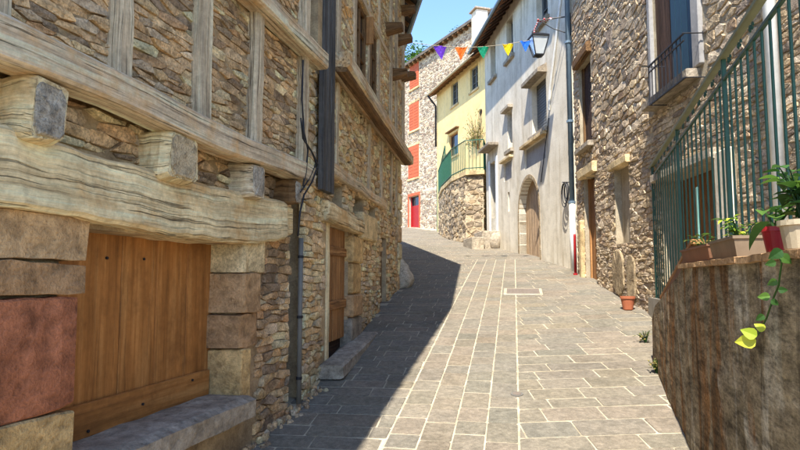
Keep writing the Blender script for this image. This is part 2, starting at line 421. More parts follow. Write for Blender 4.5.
M['guard'] = stone_mat('guard', [lin(206,196,176), lin(198,188,168)], 9, 60, .7, dirt=.7)
M['slab_stone'] = stone_mat('slab_stone', [lin(180,164,134), lin(170,152,122)], 7, 50, 1.0)
M['block_cream'] = stone_mat('block_cream', [lin(211,188,143), lin(204,180,135), lin(217,196,153)], 6, 60, .35, dirt=.7)
M['block_grey'] = stone_mat('block_grey', [lin(168,158,140), lin(176,166,148), lin(156,146,130)], 14, 70, .8, dirt=.7, finec=.4)
M['end_grey'] = stone_mat('end_grey', [lin(176,168,154), lin(166,158,144)], 16, 90, .8)
M['end_pale'] = stone_mat('end_pale', [lin(206,188,156), lin(196,178,146)], 16, 90, .8)
M['plaster_w'] = plaster_mat('plaster_w', lin(229,219,198), lin(206,194,170), lin(175,158,129), .5)
M['plaster_y'] = plaster_mat('plaster_y', lin(232,206,146), lin(220,192,130), lin(204,182,138))
M['plaster_grey'] = plaster_mat('plaster_grey', lin(168,164,158), lin(150,146,142))
M['plaster_dull'] = plaster_mat('plaster_dull', lin(186,172,148), lin(160,144,120), lin(120,108,88), .6)
t = NT('stained_concrete')      # rendered wall with rust and moss running down
q_ = (.3, 1, 1)
n1 = t.noise(3.6, 8, .72, sx=q_); n2 = t.noise(1.0, 4, .6, sx=(3.4, 6, .6), dist=.6); n3 = t.noise(55, 5, .75, sx=(.5, 1, 1)); n4 = t.noise(1.0, 4, .62, sx=(3.6, 9, .9), dist=.8); n5 = t.noise(14, 7, .75, sx=(.22, 1, 1)); n6 = t.noise(1.0, 4, .62, sx=(3.8, 8, .9), dist=.7)
c_ = t.ramp(n1, [(.30, lin(112,98,76)), (.45, lin(150,134,106)), (.56, lin(174,156,126)), (.68, lin(194,180,154))])
c_ = t.mixc(c_, lin(160,108,56), t.ramp(n2, [(.50, 0.0), (.59, .85), (.70, .15)]), 'MIX'); c_ = t.mixc(c_, lin(66,56,42), t.ramp(n4, [(.52, 0.0), (.68, .7)]), 'MIX'); c_ = t.mixc(c_, lin(206,196,174), t.ramp(n6, [(.34, .85), (.45, 0.0)]), 'MIX')
c_ = t.mixc(c_, t.ramp(n3, [(.34, .5), (.62, 1.2)]), .9); c_ = t.mixc(c_, t.ramp(n5, [(.38, .38), (.56, 1.12)]), .95)
M['stained'] = t.out(c_, .95, t.bump(n3, .9, .01, t.bump(n5, .9, .03)), spec=.1)
M['green_iron'] = paint_mat('green_iron', lin(40,74,58), .5, lin(70,66,52))
M['green_light'] = paint_mat('green_light', lin(34,84,64), .5)
M['green_rail'] = paint_mat('green_rail', lin(118,122,94), .6, lin(96,92,70))
M['sunlit_turquoise'] = paint_mat('sunlit_turquoise', lin(150,206,186), .5)  # turquoise paint made pale, with the sun's brightening in the colour
M['black_iron'] = paint_mat('black_iron', lin(36,36,40), .5)
M['dark_pipe'] = paint_mat('dark_pipe', lin(112,108,100), .6)
M['zinc'] = paint_mat('zinc', lin(112,130,142), .45, metal=.2)
M['white_paint'] = paint_mat('white_paint', lin(232,230,222), .5)
M['red_paint'] = paint_mat('red_paint', lin(158,34,36), .5)
M['shutter_red'] = paint_mat('shutter_red', lin(188,92,56), .65, lin(190,120,86))
M['teal_paint'] = paint_mat('teal_paint', lin(32,60,72), .5)
M['grey_shutter'] = paint_mat('grey_shutter', lin(104,106,104), .6)
M['slate_boards'] = wood_mat('slate_boards', [lin(58,56,54), lin(88,86,84), lin(118,114,108)], .8, 9, .4)
M['terracotta'] = paint_mat('terracotta', lin(168,98,66), .85)
M['terracotta_dull'] = paint_mat('terracotta_dull', lin(124,88,64), .85, lin(100,84,66))
M['ivory'] = paint_mat('ivory', lin(178,164,136), .75, lin(140,124,98))
M['beige_dull'] = paint_mat('beige_dull', lin(126,108,86), .85, lin(96,82,64))
M['pot_red'] = paint_mat('pot_red', lin(146,32,36), .45)
M['roof_slate'] = stone_mat('roof_slate', [lin(92,86,80), lin(112,104,94), lin(78,74,70)], 6, 40, .5)
M['roof_tile'] = stone_mat('roof_tile', [lin(160,112,82), lin(178,130,94), lin(146,100,74)], 6, 40, .5)
M['iron_cover'] = paint_mat('iron_cover', lin(120,108,96), .6)
M['concrete'] = plaster_mat('concrete', lin(176,168,152), lin(150,142,128), lin(110,102,88), .5)
def flat(name, c, rough=.8):
    t = NT(name); return t.out(c, rough)
M['dark'] = flat('unlit_dark', (.012, .011, .010))  # near-black stands in for the shade inside openings and holes
t = NT('window_glass'); M['glass'] = t.out((.03, .035, .04), .12, spec=.5)
t = NT('lamp_glass'); t.b.inputs['Transmission Weight'].default_value = .45; t.b.inputs['IOR'].default_value = 1.1; M['lamp_glass'] = t.out((.85, .87, .85), .25)
def leaf_mat(name, c1, c2):
    t = NT(name); col = t.ramp(t.attr('rnd').outputs['Fac'], [(.05, c1), (.95, c2)]); tr = t.n('ShaderNodeBsdfTranslucent'); mx = t.n('ShaderNodeMixShader'); mx.inputs['Fac'].default_value = .35
    t.out(col, .55); t.l(col, tr.inputs['Color']); o = t.t.nodes['Material Output']; t.l(t.b.outputs[0], mx.inputs[1]); t.l(tr.outputs[0], mx.inputs[2]); t.l(mx.outputs[0], o.inputs['Surface']); return t.m
M['leaf'] = leaf_mat('leaf', lin(42,78,30), lin(104,140,56)); M['leaf_y'] = leaf_mat('leaf_y', lin(150,176,50), lin(206,208,70)); M['leaf_dark'] = leaf_mat('leaf_dark', lin(30,62,30), lin(70,108,48))
M['leaf_mid'] = leaf_mat('leaf_mid', lin(90,100,50), lin(130,130,70))
M['leaf_dry'] = leaf_mat('leaf_dry', lin(120,120,60), lin(160,140,80))
def cloth(name, c): 
    t = NT(name); t.out(c, .75); tr = t.n('ShaderNodeBsdfTranslucent'); tr.inputs['Color'].default_value = (*c, 1); mx = t.n('ShaderNodeMixShader'); mx.inputs['Fac'].default_value = .3
    o = t.t.nodes['Material Output']; t.l(t.b.outputs[0], mx.inputs[1]); t.l(tr.outputs[0], mx.inputs[2]); t.l(mx.outputs[0], o.inputs['Surface']); return t.m
t = NT('tape')                 # red and white barrier tape
w_ = t.n('ShaderNodeTexWave'); w_.inputs['Scale'].default_value = 6; t.l(t.attr().outputs['Vector'], w_.inputs['Vector'])
M['tape'] = t.out(t.ramp(w_.outputs['Fac'], [(.5, lin(220,60,60)), (.52, lin(236,232,226))], 'CONSTANT'), .5)

# ------------------------------------------------------------------ lines of the place
A = Facade((250, 450), 540, 'L'); B = Facade((303, 402), 487, 'L')
T = Facade((690, 450), 579, 'R'); H = Facade((580, 275), 430, 'R'); W = Facade((575, 270), 340, 'R')
def facade_at(p, vpx, side):
    f = Facade((400, 400), vpx, side); f.p0 = Vector(p); f.z0 = p[2]; return f
WL = W.U(487)
py_ = W.w(WL, 0); Yw = facade_at((py_.x, py_.y, G(py_.x, py_.y)), 224, 'R'); Yw.p0 = Yw.p0 - Yw.n * 1.35 + Yw.u * .1
S = facade_at(gpt(420, 228), 91, 'R')
BC = B.w(B.U(400), 0)                                  # far corner of the second left house
C_DIR = Vector(((327 - 400) / FPX, 1 / CP, 0)).normalized()
def left_x(Y):
    if Y < 5.55: return A.xAt(Y)
    if Y < BC.y: return B.xAt(Y)
    return BC.x + C_DIR.x / C_DIR.y * (Y - BC.y)
TE = T.w(-2.05, 0)
def right_x(Y):
    if Y < TE.y: return T.xAt(Y)
    if Y < H.p0.y + .4: return H.xAt(Y)
    if Y < py_.y: return W.xAt(Y)
    return Yw.xAt(Y)

# ------------------------------------------------------------------ ground and street
def sheet(name, x0, x1, y0, y1, nx, ny, dz, mat, xf=None):
    mb = MB(); vs_ = []
    for j in range(ny + 1):
        for i in range(nx + 1):
            y = y0 + (y1 - y0) * j / ny; x = x0 + (x1 - x0) * i / nx; vs_.append((x, y, G(x, y) + dz))
    fs_ = [[j * (nx + 1) + i, j * (nx + 1) + i + 1, (j + 1) * (nx + 1) + i + 1, (j + 1) * (nx + 1) + i] for j in range(ny) for i in range(nx)]
    mb.add(vs_, fs_); return mb.build(name, mat, None, kind='structure', world=True)
sheet('ground', -160, 160, -60, 260, 64, 128, -.06, M['earth'])
street = sheet('street', -9, 7, -2, 44, 40, 140, -.0015, M['joint'])
c4 = gpt(519, 450); ALONG = Vector((HX, HY)); CROSS = Vector((HY, -HX))
def sc(p): return (CROSS.x * (p[0] - c4.x) + CROSS.y * (p[1] - c4.y), ALONG.x * (p[0] - c4.x) + ALONG.y * (p[1] - c4.y))
def xy(c, a): return (c4.x + CROSS.x * c + ALONG.x * a, c4.y + CROSS.y * c + ALONG.y * a)
CW = 0.243; S_END = 11.6
pav = []
for col in range(4):                                   # four running lines of setts down the middle
    a = -2.6 - random.random() * .3
    while a < S_END:
        L = random.uniform(.24, .38); g = .007
        c1 = -CW * col - g; c0 = -CW * (col + 1) + g
        ga = .008; pav.append([xy(c0, a + ga), xy(c1, a + ga), xy(c1, min(a + L, S_END) - ga), xy(c0, min(a + L, S_END) - ga)]); a += L
def field(dir2, keep, a0, a1, rh, lw, gap=.0065):
    """rows of slabs running along dir2, clipped by half planes keep [(nx,ny,c)] in street coordinates"""
    d = Vector(dir2).normalized(); p = Vector((-d.y, d.x)); out = []; v = a0
    while v < a1:
        h = rh * random.uniform(.8, 1.2); u = -9 - random.random() * .5
        while u < 8:
            L = random.uniform(*lw); gv = gap * 1.45; q = [(u + gap, v + gv), (u + L - gap, v + gv), (u + L - gap, v + h - gv), (u + gap, v + h - gv)]
            poly = [(d.x * a + p.x * b, d.y * a + p.y * b) for a, b in q]
            for (nx, ny, c) in keep:
                poly = clip(poly, nx, ny, c)
                if len(poly) < 3: break
            if len(poly) >= 3 and area(poly) > .0012: out.append([xy(*k) for k in poly])
            u += L
        v += h
    return out
ra, rb = sc(gpt(520, 432)), sc(gpt(660, 427))
pav += field((rb[0] - ra[0], rb[1] - ra[1]), [(-1, 0, -.011), (0, 1, S_END - .011)], -3, 14, .25, (.36, .64))
la, lb = sc(gpt(300, 436)), sc(gpt(400, 446))
pav += field((1, .03), [(1, 0, -4 * CW - .011), (0, 1, S_END - .011)], -3, 13.5, .215, (.32, .56))
far_rows = field((1, .22), [(0, -1, -S_END - .011)], S_END - 4, 40, .2, (.28, .5))
pav += far_rows
def in_street(p):
    return left_x(p[1]) - .12 < p[0] < right_x(p[1]) + .4 and 2.0 < p[1] < 43
pav = [p for p in pav if in_street(centroid(p))]
paver_map = lambda x, y, h: (x, y, G(x, y) + h)
def lay_pavers():
    sc_ = []
    for poly in pav:
        c = centroid(poly); q = proj(Vector((c[0], c[1], G(*c)))); s = 0
        if q and -10 < q[0] < 810 and q[1] < 460: s = area(poly) / q[2] ** 3
        sc_.append((s, poly))
    sc_.sort(key=lambda t: -t[0]); rest = MB()
    for i, (s, poly) in enumerate(sc_):
        mb = MB() if i < 300 else rest
        big = i < 300
        stone(mb, poly, paver_map, random.uniform(.001, .006), bevel=.004, back=.03, tilt=.01, bulge=.002, k=.04, jit=.002)
        if big and mb.f: mb.build('paver', M['paver'], street, world=True)
    rest.build('paving_infill', M['paver'], street, world=True, kind='stuff')
lay_pavers()

# ------------------------------------------------------------------ first house on the left: rubble and old oak
def body(root, u0, u1, o0, o1, z0, z1, mat):
    mb = MB(); mb.box(u0, u1, o0, o1, z0, z1, .0); return mb.build('rear_wall', mat, root)
def pitched_roof(root, u0, u1, eave, ez, ridge, rz, mat, th=.14, name='roof'):
    """sloping slab from the eave line (offset eave, height ez) to the ridge (offset ridge, height rz)"""
    mb = MB(); mb.add([(u0, eave, ez), (u1, eave, ez), (u1, ridge, rz), (u0, ridge, rz), (u0, eave, ez + th), (u1, eave, ez + th), (u1, ridge, rz + th), (u0, ridge, rz + th)],
           [[0, 1, 2, 3], [7, 6, 5, 4], [0, 4, 5, 1], [1, 5, 6, 2], [2, 6, 7, 3], [3, 7, 4, 0]])
    return mb.build(name, mat, root)
def house_a():
    r = thing('timber_framed_house', 'nearest left house of brown rubble with grey oak beams above a wide low wooden door', 'house', A.p0, A.rot)
    UE = A.U(305, .12); U0 = -4.2
    dl, dr = -1.78, -.25; dz0 = A.Z(208, 391, -.22); dz1 = 1.49; rail0, rail1 = 2.05, 2.21
    mb = MB(); wall_holes(mb, U0, UE, -1.2, rail0 + .05, [(dl - .06, dr + .06, dz0 - .1, dz1)], -.35, -.035); wall = mb.build('wall', M['mortar_a'], r)
    mb = MB(); mb.box(U0, UE, -.35, .075, rail0 + .051, 6.1, .0); up = mb.build('upper_wall', M['mortar_a'], r)
    body(r, U0, UE - .02, -5, -.36, -1.2, 6.05, M['mortar_a'])
    # rubble
    cells = voronoi_cells(U0, UE - .02, rail1 - .01, 3.15, .18, .043, .006, asp=4.0, jit=.28, wild=.7) + voronoi_cells(U0, UE - .02, 3.3, 4.7, .18, .043, .006, asp=4.0, jit=.28, wild=.7)
    lay_stones(cells, fmap(.077), lambda u, z: A.w(u, z, .1), up, M['stone_a'], 300, prot=(.0, .017), bevel=.004, jit=.004, tilt=.13, bulge=.006)
    holes = [(-2.6, dr + .34, -1, 1.86), (-4.2, -2.2, -1, 1.5)]
    cells = voronoi_cells(U0, UE, -.45, rail0 + .02, .2, .06, .007, asp=3.3, jit=.3, wild=.7)
    cells = cut_holes(cells, holes)
    lay_stones(cells, fmap(-.03), lambda u, z: A.w(u, z), wall, M['stone_a'], 200, prot=(.001, .026), bevel=.005, jit=.005, tilt=.16, bulge=.01)
    # beams
    mb = MB(); st = []
    for i in range(25):
        f = i / 24; u = U0 + (UE + .02 - U0) * f; zt = rail1 + .012 * math.sin(u * 2.3); zb = rail0 + .014 * math.sin(u * 3.1 + 1)
        st.append(((u, .115, (zt + zb) / 2), (0, .085, 0), (0, 0, (zt - zb) / 2)))
    mb.loft(st, .18, .008, 5); mb.build('bottom_rail', M['oak_rail'], r)
    mb = MB(); mb.beam((U0, .16, 3.23), (UE + .22, .16, 3.23), .16, .15, 24, .008); o = mb.build('upper_rail', M['oak_rail'], r)
    mb = MB(); mb.beam((U0, .1, 3.345), (UE + .2, .1, 3.345), .1, .07, 24, .006); mb.build('rail_board', M['oak_grey'], o)
    for x0, x1, top in ((-6, 6, 3.16), (117, 135, 3.16), (201, 214, 3.16), (255, 264, 3.16), (303, 309, 3.16), (304, 310, 0)):
        ua, ub = A.U(x0, .15, 60), A.U(x1, .15, 60); w = max((ub - ua) * .78, .08); uc = (ua + ub) / 2
        z0, z1 = (rail1 - .01, top) if top else (3.37, 4.9)
        mb = MB(); mb.beam((uc, .095, z0), (uc + random.uniform(-.02, .02), .095, z1), .13, w, 12, .007, bow=random.uniform(-.01, .01)); mb.build('post', M['oak_grey'], r)
    for uc in (-.95, -.2):
        mb = MB(); mb.beam((uc, .095, 3.37), (uc, .095, 4.9), .13, .11, 8, .007); mb.build('post', M['oak_grey'], r)
    # joist ends under the jetty
    for (xs, xf, x1, y0, y1, m) in ((-12, 28, 63, 82, 142, 'block_tan'), (146, 166, 195, 140, 181, 'oak_pale'), (230, 250, 262, 170, 199, 'oak_grey'), (283, 293, 299, 188, 204, 'oak_brown')):
        ua, ub = A.U(xf, .15, (y0 + y1) / 2), A.U(x1, .15, (y0 + y1) / 2); zb = A.Z((xf + x1) / 2, y1, .15); zt = min(A.Z((xf + x1) / 2, y0, .15), rail0 + .02)
        mb = MB(); c = ((ua + ub) / 2, 0, (zb + rail0) / 2); st = []
        for i in range(6):
            o = -.1 + .27 * i / 5; k = 1.0 if i < 5 else .93
            st.append(((c[0], o, c[2]), (max(ub - ua, .12) / 2 * k, 0, 0), (0, 0, (rail0 - zb) / 2 * k)))
        mb.loft(st, .16, .02, 8); jo = mb.build('joist_end', M['oak_pale' if m == 'block_tan' else m], r)
        mb = MB(); stone(mb, [(c[0] + max(ub - ua, .12) / 2 * x_, c[2] + (rail0 - zb) / 2 * y_) for x_, y_ in ((-.86, -.6), (-.6, -.86), (.6, -.86), (.86, -.6), (.86, .6), (.6, .86), (-.6, .86), (-.86, .6))], fmap(.168), .008, bevel=.006, back=.02, tilt=.03, bulge=.006); mb.build('end_grain', M['end_' + ('pale' if m == 'oak_pale' else 'grey')], jo)
    # lintel: a great pale half-round trunk
    mb = MB(); st = []; ue = A.U(291, .06)
    for i in range(49):
        f = i / 48; u = -3.4 + (ue + 3.4) * f; zt = 1.825 + .015 * math.sin(u * 1.7 + .5) + .03 * f; zb = 1.505 + .02 * math.sin(u * 2.2) + (.06 * max(0, f - .86) / .14)
        k = 1.0 if f < .965 else .82
        zc = (zt + zb) / 2; st.append(((u, -.08, zc), (0, .17 * (1 if k == 1 else .9), 0), (0, 0, (zt - zb) / 2 * k)))
    mb.loft(st, .13, .016, 6.5); mb.build('lintel', M['oak_pale'], r)
    # door: planks in a recess, kick board
    mb = MB(); mb.box(dl - .06, dr + .06, -.3, -.272, dz0 - .06, dz1 + .07, .002); d = mb.build('door', M['door_a'], r)
    n = 5
    for i in range(n):
        a = dl - .05 + (dr - dl + .1) * i / n; b = dl - .05 + (dr - dl + .1) * (i + 1) / n
        mb = MB(); mb.box(a + .0012, b - .0012, -.27, -.22 + random.uniform(-.0015, .0015), dz0 - .05, dz1 + .06, .003, grain='z'); mb.build('plank', M['door_a'], d)
    mb = MB(); kz = A.Z(206, 370, -.2); mb.box(dl, dr, -.219, -.195, dz0 - .02, kz, .006); mb.build('kick_board', M['door_a'], d)
    for x, y in ((85, 431), (140, 404), (190, 380), (108, 258), (145, 259)):
        u, z = A.px(x, y, -.21); mb = MB(); o_ = -.19 if y > 300 else -.215
        mb.tube([(u, o_ - .02, z), (u, o_ + .004, z)], .008, 8); mb.build('bolt', M['black_iron'], d)
    # jamb blocks
    def block(name, u0, u1, z0, z1, o1, m, amp=.012):
        mb = MB(); st = []
        for i in range(11):
            f = i / 10; k = .97 if i in (0, 10) else 1.0; st.append(((u0 + (u1 - u0) * f, (o1 - .34) / 2, (z0 + z1) / 2), (0, (o1 + .34) / 2 * k, 0), (0, 0, (z1 - z0) / 2 * k)))
        mb.loft(st, .035, amp * 1.2, 11); mb.build(name, M[m], r)
    zs = [A.Z(60, y, .03) for y in (214, 262, 296, 411, 520)]; ms = ['block_brown', 'block_brown', 'block_red', 'block_tan']; ex = [.03, .0, -.02, -.03]
    for i in range(4): block('jamb_block', -2.75, dl + ex[i] + .02, zs[i + 1] + .008, zs[i] - .004, .03 + .01 * (i % 2), ms[i])
    zs = [A.Z(240, y, .03) for y in (236, 273, 314, 350, 416)]; ms = ['block_cream', 'block_brown', 'block_brown', 'block_tan']; uw = [264, 259, 258, 250]
    for i in range(4): block('jamb_block', dr + random.uniform(-.012, .012), A.U(uw[i], .03, 300), zs[i + 1] + .006, zs[i] - .004, .03 + .012 * (i % 2), ms[i])
    mb = MB(); st = []
    for i in range(10):
        f = i / 9; st.append(((dl - .2 + (dr - dl + .24) * f, -.06, dz0 - .10), (0, .2, 0), (0, 0, .085)))
    mb.loft(st, .3, .012, 5); mb.build('sill', M['block_grey'], r)
    # roof
    pitched_roof(r, U0 - .3, UE + .55, .46, 6.3, -3, 8.3, M['roof_slate'])
    for i in range(14):
        u = U0 + i * .42
        if u < UE: mb = MB(); mb.beam((u, -.4, 6.82), (u, .43, 6.24), .1, .1, 2, .003); mb.build('rafter', M['oak_dark'], r)
    # loose rubble at the wall's foot
    mb = MB()
    for i in range(110):
        u = random.uniform(-.6, 1.3); o = abs(random.gauss(0, .06)) - .02; s = random.uniform(.01, .04)
        poly = [(u + math.cos(k * 1.05 + .3) * s * random.uniform(.7, 1.2), o + math.sin(k * 1.05 + .3) * s * random.uniform(.6, 1)) for k in range(6)]
        g = A.gz(u, o); stone(mb, poly, lambda a, b, h, g=g: (a, b, g + h), random.uniform(.01, .05) * (1 if o < .1 else .6), bevel=.012, back=.02, tilt=.2, bulge=.01)
    mb.build('foot_rubble', M['stone_a'], r, kind='stuff')
    return r
house_a()

# ------------------------------------------------------------------ second house on the left
def simple_window(r, mapU, u0, u1, z0, z1, o, frame, glass, fw=.05, cross=True, name='window'):
    """a framed window lying in its opening; o = offset of the frame's face"""
    mb = MB(); mb.box(u0, u1, o - .06, o - .045, z0, z1, .002); w = mb.build(name, M[glass], r)
    mb = MB(); mb.box(u0, u0 + fw, o - .044, o, z0, z1, .004, grain='z'); mb.box(u1 - fw, u1, o - .044, o, z0, z1, .004, grain='z'); mb.box(u0 + fw, u1 - fw, o - .044, o - .002, z1 - fw, z1, .004); mb.box(u0 + fw, u1 - fw, o - .044, o - .002, z0, z0 + fw, .004)
    mb.build('frame', M[frame], w)
    if cross:
        uc = (u0 + u1) / 2; mb = MB(); mb.box(uc - fw * .4, uc + fw * .4, o - .044, o - .004, z0 + fw, z1 - fw, .004, grain='z'); mb.build('mullion', M[frame], w)
        for k in (1, 2):
            z = z0 + (z1 - z0) * k / 3; mb = MB(); mb.box(u0 + fw, u1 - fw, o - .044, o - .012, z - .012, z + .012, .003); mb.build('glazing_bar', M[frame], w)
    return w
def house_b():
    r = thing('half_timbered_house', 'tall old left house behind the first, weathered rubble with dark oak windows and corbelled eaves', 'house', B.p0, B.rot)
    U1 = B.U(400); U0 = .12
    d0, d1 = B.U(328, 0, 300), B.U(350, 0, 300); dzb, dzt = .40, 1.66
    w1 = (1.76, 2.45, 3.62, 4.64); w2 = (2.59, 3.24, 3.62, 4.64); e0, e1 = 4.05, 4.6
    n1 = [(1.05, 1.5, 1.9, 2.16), (2.1, 2.7, 1.9, 2.16), (3.05, 3.6, 1.9, 2.14)]
    hl = [(d0, d1, -1.5, dzt), (e0, e1, -1.5, 1.75)] + n1
    mb = MB(); wall_holes(mb, U0, U1, -1.5, 3.3, hl, -.35, -.03); wall = mb.build('wall', M['mortar_b'], r)
    mb = MB(); wall_holes(mb, U0, U1, 3.301, 6.75, [w1, w2], -.35, .06); up = mb.build('upper_wall', M['mortar_b'], r)
    body(r, U0, U1 - .35, -5, -.36, -1.5, 6.7, M['mortar_b'])
    # the side that follows the street's bend to the left
    k = math.atan2(C_DIR.y, C_DIR.x) - B.rot; cu, so = math.cos(k), -math.sin(k)
    n = Vector((-so, cu)) # into the house, in (along, outward) coordinates
    mb = MB(); L = 11
    pts = [(U1, -.0), (U1 + cu * L, so * L), (U1 + cu * L - 0.0, so * L - 4.5), (U1 - .36, -4.5), (U1 - .36, 0)]
    mb.add([(p[0], p[1], -1.5) for p in pts] + [(p[0], p[1], 6.7) for p in pts], [[i, (i + 1) % 5, 5 + (i + 1) % 5, 5 + i] for i in range(5)] + [[0, 1, 2, 3, 4], [9, 8, 7, 6, 5]])
    mb.build('return_wall', M['mortar_b'], r)
    ms = [B.U(x, .05, 100) for x in (346, 351)]
    cells = cut_holes(voronoi_cells(U0 + .5, U1, 3.45, 6.6, .22, .062, .008, asp=3.4, jit=.28), [w1, w2], .0)
    lay_stones(cells, fmap(.063), lambda u, z: B.w(u, z, .08), up, M['stone_b'], 120, prot=(-.002, .016), bevel=.006, jit=.005, tilt=.13, bulge=.008, minpx=25)
    hh = [(d0 - .12, d1 + .02, -1, 1.86), (e0 - .02, e1 + .02, -1, 1.78), (d1 - .02, d1 + .62, -.3, 1.62)] + n1
    cells = cut_holes(voronoi_cells(U0 - .1, U1, -.3, 3.3, .22, .062, .008, asp=3.4, jit=.28), hh)
    lay_stones(cells, fmap(-.02), lambda u, z: B.w(u, z), wall, M['stone_b'], 200, prot=(-.002, .026), bevel=.007, jit=.005, tilt=.15, bulge=.01, minpx=25)
    # corner stones on the bend, and the corner post
    for i in range(11):
        z = -.1 + i * .31
        if z < 3.1: mb = MB(); mb.box(U1 - random.uniform(.25, .45), U1 + .012 + random.random() * .02, -.2, .02 + random.random() * .025, z + .006, z + .3, .02); mb.build('corner_stone', M['stone_b'], wall)
    # slate-grey boarding where the two houses meet
    for i in range(3):
        a = .27 + i * .13; mb = MB(); mb.box(a, a + .126, .03, .085 + .006 * i, 1.95, 6.6, .006, grain='z'); mb.build('board', M['slate_boards'], r)
    # floor beam, rails, posts
    mb = MB(); mb.beam((.66, .13, 3.37), (U1 + .1, .13, 3.37), .24, .17, 24, .01, rnd=.4); o = mb.build('floor_beam', M['oak_rail'], r)
    mb = MB(); mb.beam((.66, .16, 3.27), (U1 - .1, .16, 3.265), .12, .06, 24, .008); mb.build('beam_moulding', M['oak_brown'], o)
    for z, h in ((4.70, .09),):
        mb = MB(); mb.beam((1.72, .055, z), (U1, .055, z), .09, h, 16, .006); mb.build('rail', M['oak_rail'], r)
    for uc, w in ((.78, .16), (1.66, .15), (2.52, .11), (3.32, .13), (4.35, .15), (4.95, .15), (5.85, .2)):
        mb = MB(); mb.beam((uc, .05, 3.46), (uc, .05, 6.6), .08 if 1.5 < uc < 3.5 else .12, w, 10, .007); mb.build('post', M['oak_grey'], r)
    for uc, w in ((1.05, .1), (2.9, .1), (3.9, .11), (4.9, .12), (5.5, .13)):
        mb = MB(); mb.beam((uc, .0, 2.2), (uc + .04, .0, 3.26), .06, w, 8, .007); mb.build('stud', M['oak_grey'], r)
    for (a, b, c, d) in (w1, w2):
        simple_window(r, None, a, b, c, d, .05, 'oak_brown', 'glass', .05)
        mb = MB(); mb.beam((a - .06, .09, c - .03), (b + .06, .09, c - .03), .12, .06, 4, .005); mb.build('window_sill', M['oak_brown'], r)
    mb = MB(); mb.box(w1[1] - .03, w1[1] - .0, .055, .16, 4.24, 4.62, .006, grain='z'); mb.build('shutter', M['door_b'], r)
    for u, z in ((4.0, 5.1), (4.6, 4.55), (5.2, 5.4), (5.75, 4.9), (5.75, 6.2), (3.4, 5.9)):       # corbels and joist ends
        mb = MB(); st = [((u, .0 + .34 * i / 4, z + .03 * i / 4), (.1, 0, 0), (0, 0, .1 - .012 * i)) for i in range(5)]; mb.loft(st, .2, .008, 7); mb.build('corbel', M['oak_brown'], r)
    # ledge with joist holes above the door
    mb = MB(); mb.beam((.72, .0, 2.26), (4.3, .0, 2.26), .1, .13, 14, .02, 4); mb.build('ledge_beam', M['oak_rail'], r)
    for (a, b, c, d) in n1: mb = MB(); mb.box(a - .02, b + .02, -.3, -.16, c - .02, d + .02, .002); mb.build('joist_hole_shade', M['dark'], r)  # near-black backing puts the holes' shade into the colour
    # door, its frame, lintel, jamb stones and step
    mb = MB(); mb.beam((d0 - .28, -.02, 1.78), (d1 + .5, -.02, 1.75), .2, .2, 8, .014); mb.build('door_lintel', M['oak_pale'], r)
    mb = MB(); mb.box(d0, d1, -.2, -.12, dzb - .2, dzt + .04, .002); dr_ = mb.build('door', M['oak_dark'], r)
    n = 5
    for i in range(n):
        a, b = d0 + .1 + (d1 - d0 - .1) * i / n, d0 + .1 + (d1 - d0 - .1) * (i + 1) / n
        mb = MB(); mb.box(a + .004, b - .004, -.12, -.07 + random.uniform(-.004, .004), dzb, dzt, .006, grain='z'); mb.build('plank', M['door_b'], dr_)
    for z in (.75, 1.35): mb = MB(); mb.box(d0 + .1, d1, -.065, -.045, z, z + .1, .006); mb.build('ledge', M['door_b'], dr_)
    mb = MB(); mb.beam((d0 + .05, -.06, dzb - .3), (d0 + .05, -.06, dzt + .05), .1, .1, 8, .006); mb.build('door_post', M['oak_pale'], r)
    zz = [.22, .62, .9, 1.28, 1.62]; mm = ['block_grey', 'block_brown', 'block_tan', 'block_tan']
    for i in range(4):
        mb = MB(); mb.box(d1 + random.uniform(-.01, .01), d1 + random.uniform(.45, .6), -.33, .03 + .012 * (i % 2), zz[i] + .006, zz[i + 1] - .004, .02); mb.build('jamb_block', M[mm[i]], r)
    mb = MB(); u0, u1 = B.U(363, .06), B.U(377, .06); mb.box(u0, u1, -.1, .07, B.Z(368, 240, .06), B.Z(368, 214, .06), .02); mb.build('cream_block', M['block_cream'], r)
    mb = MB(); st = [((d0 - .25 + (d1 - d0 + .9) * i / 8, .1, B.gz(d0 + (d1 - d0) * i / 8, .1) + .05), (0, .13, 0), (0, 0, .07)) for i in range(9)]; mb.loft(st, .25, .01, 6); mb.build('door_step', M['block_grey'], r)
    mb = MB(); mb.box(e0, e1, -.2, -.1, .2, 1.8, .004, grain='z'); mb.build('side_door', M['oak_brown'], r)
    # roof with overhanging eaves that turns with the wall
    ez, rz, ov = 6.55, 8.6, .33
    def off(o_, z):     # eave polyline at outward offset o_
        nx, no = -so * 0 + 0, 1
        # outward of the return wall in (along, outward): rotate (0,1) by the bend
        ro = Vector((-so, cu)); kx = U1 + ro.x * o_; ky = ro.y * o_
        t = (o_ - ky) / so if abs(so) > 1e-6 else 0
        c = (kx + cu * t, o_); e = (U1 + cu * L + ro.x * o_, so * L + ro.y * o_)
        return [(U0 - .08, o_, z), (c[0], c[1], z), (e[0], e[1], z)]
    o1, i1 = off(ov, ez), off(-2.6, rz); o2, i2 = off(ov, ez + .13), off(-2.6, rz + .13)
    mb = MB(); mb.add(o1 + i1 + o2 + i2, [[0, 1, 4, 3], [1, 2, 5, 4], [9, 10, 7, 6], [10, 11, 8, 7], [0, 6, 7, 1], [1, 7, 8, 2], [0, 3, 9, 6], [2, 8, 11, 5]]); rf = mb.build('roof', M['roof_slate'], r)
    a, b, c = off(ov + .06, ez + .04); mb = MB(); mb.tube([a, b], .06, 8); mb.tube([b, c], .06, 8); mb.build('gutter', M['zinc'], rf)
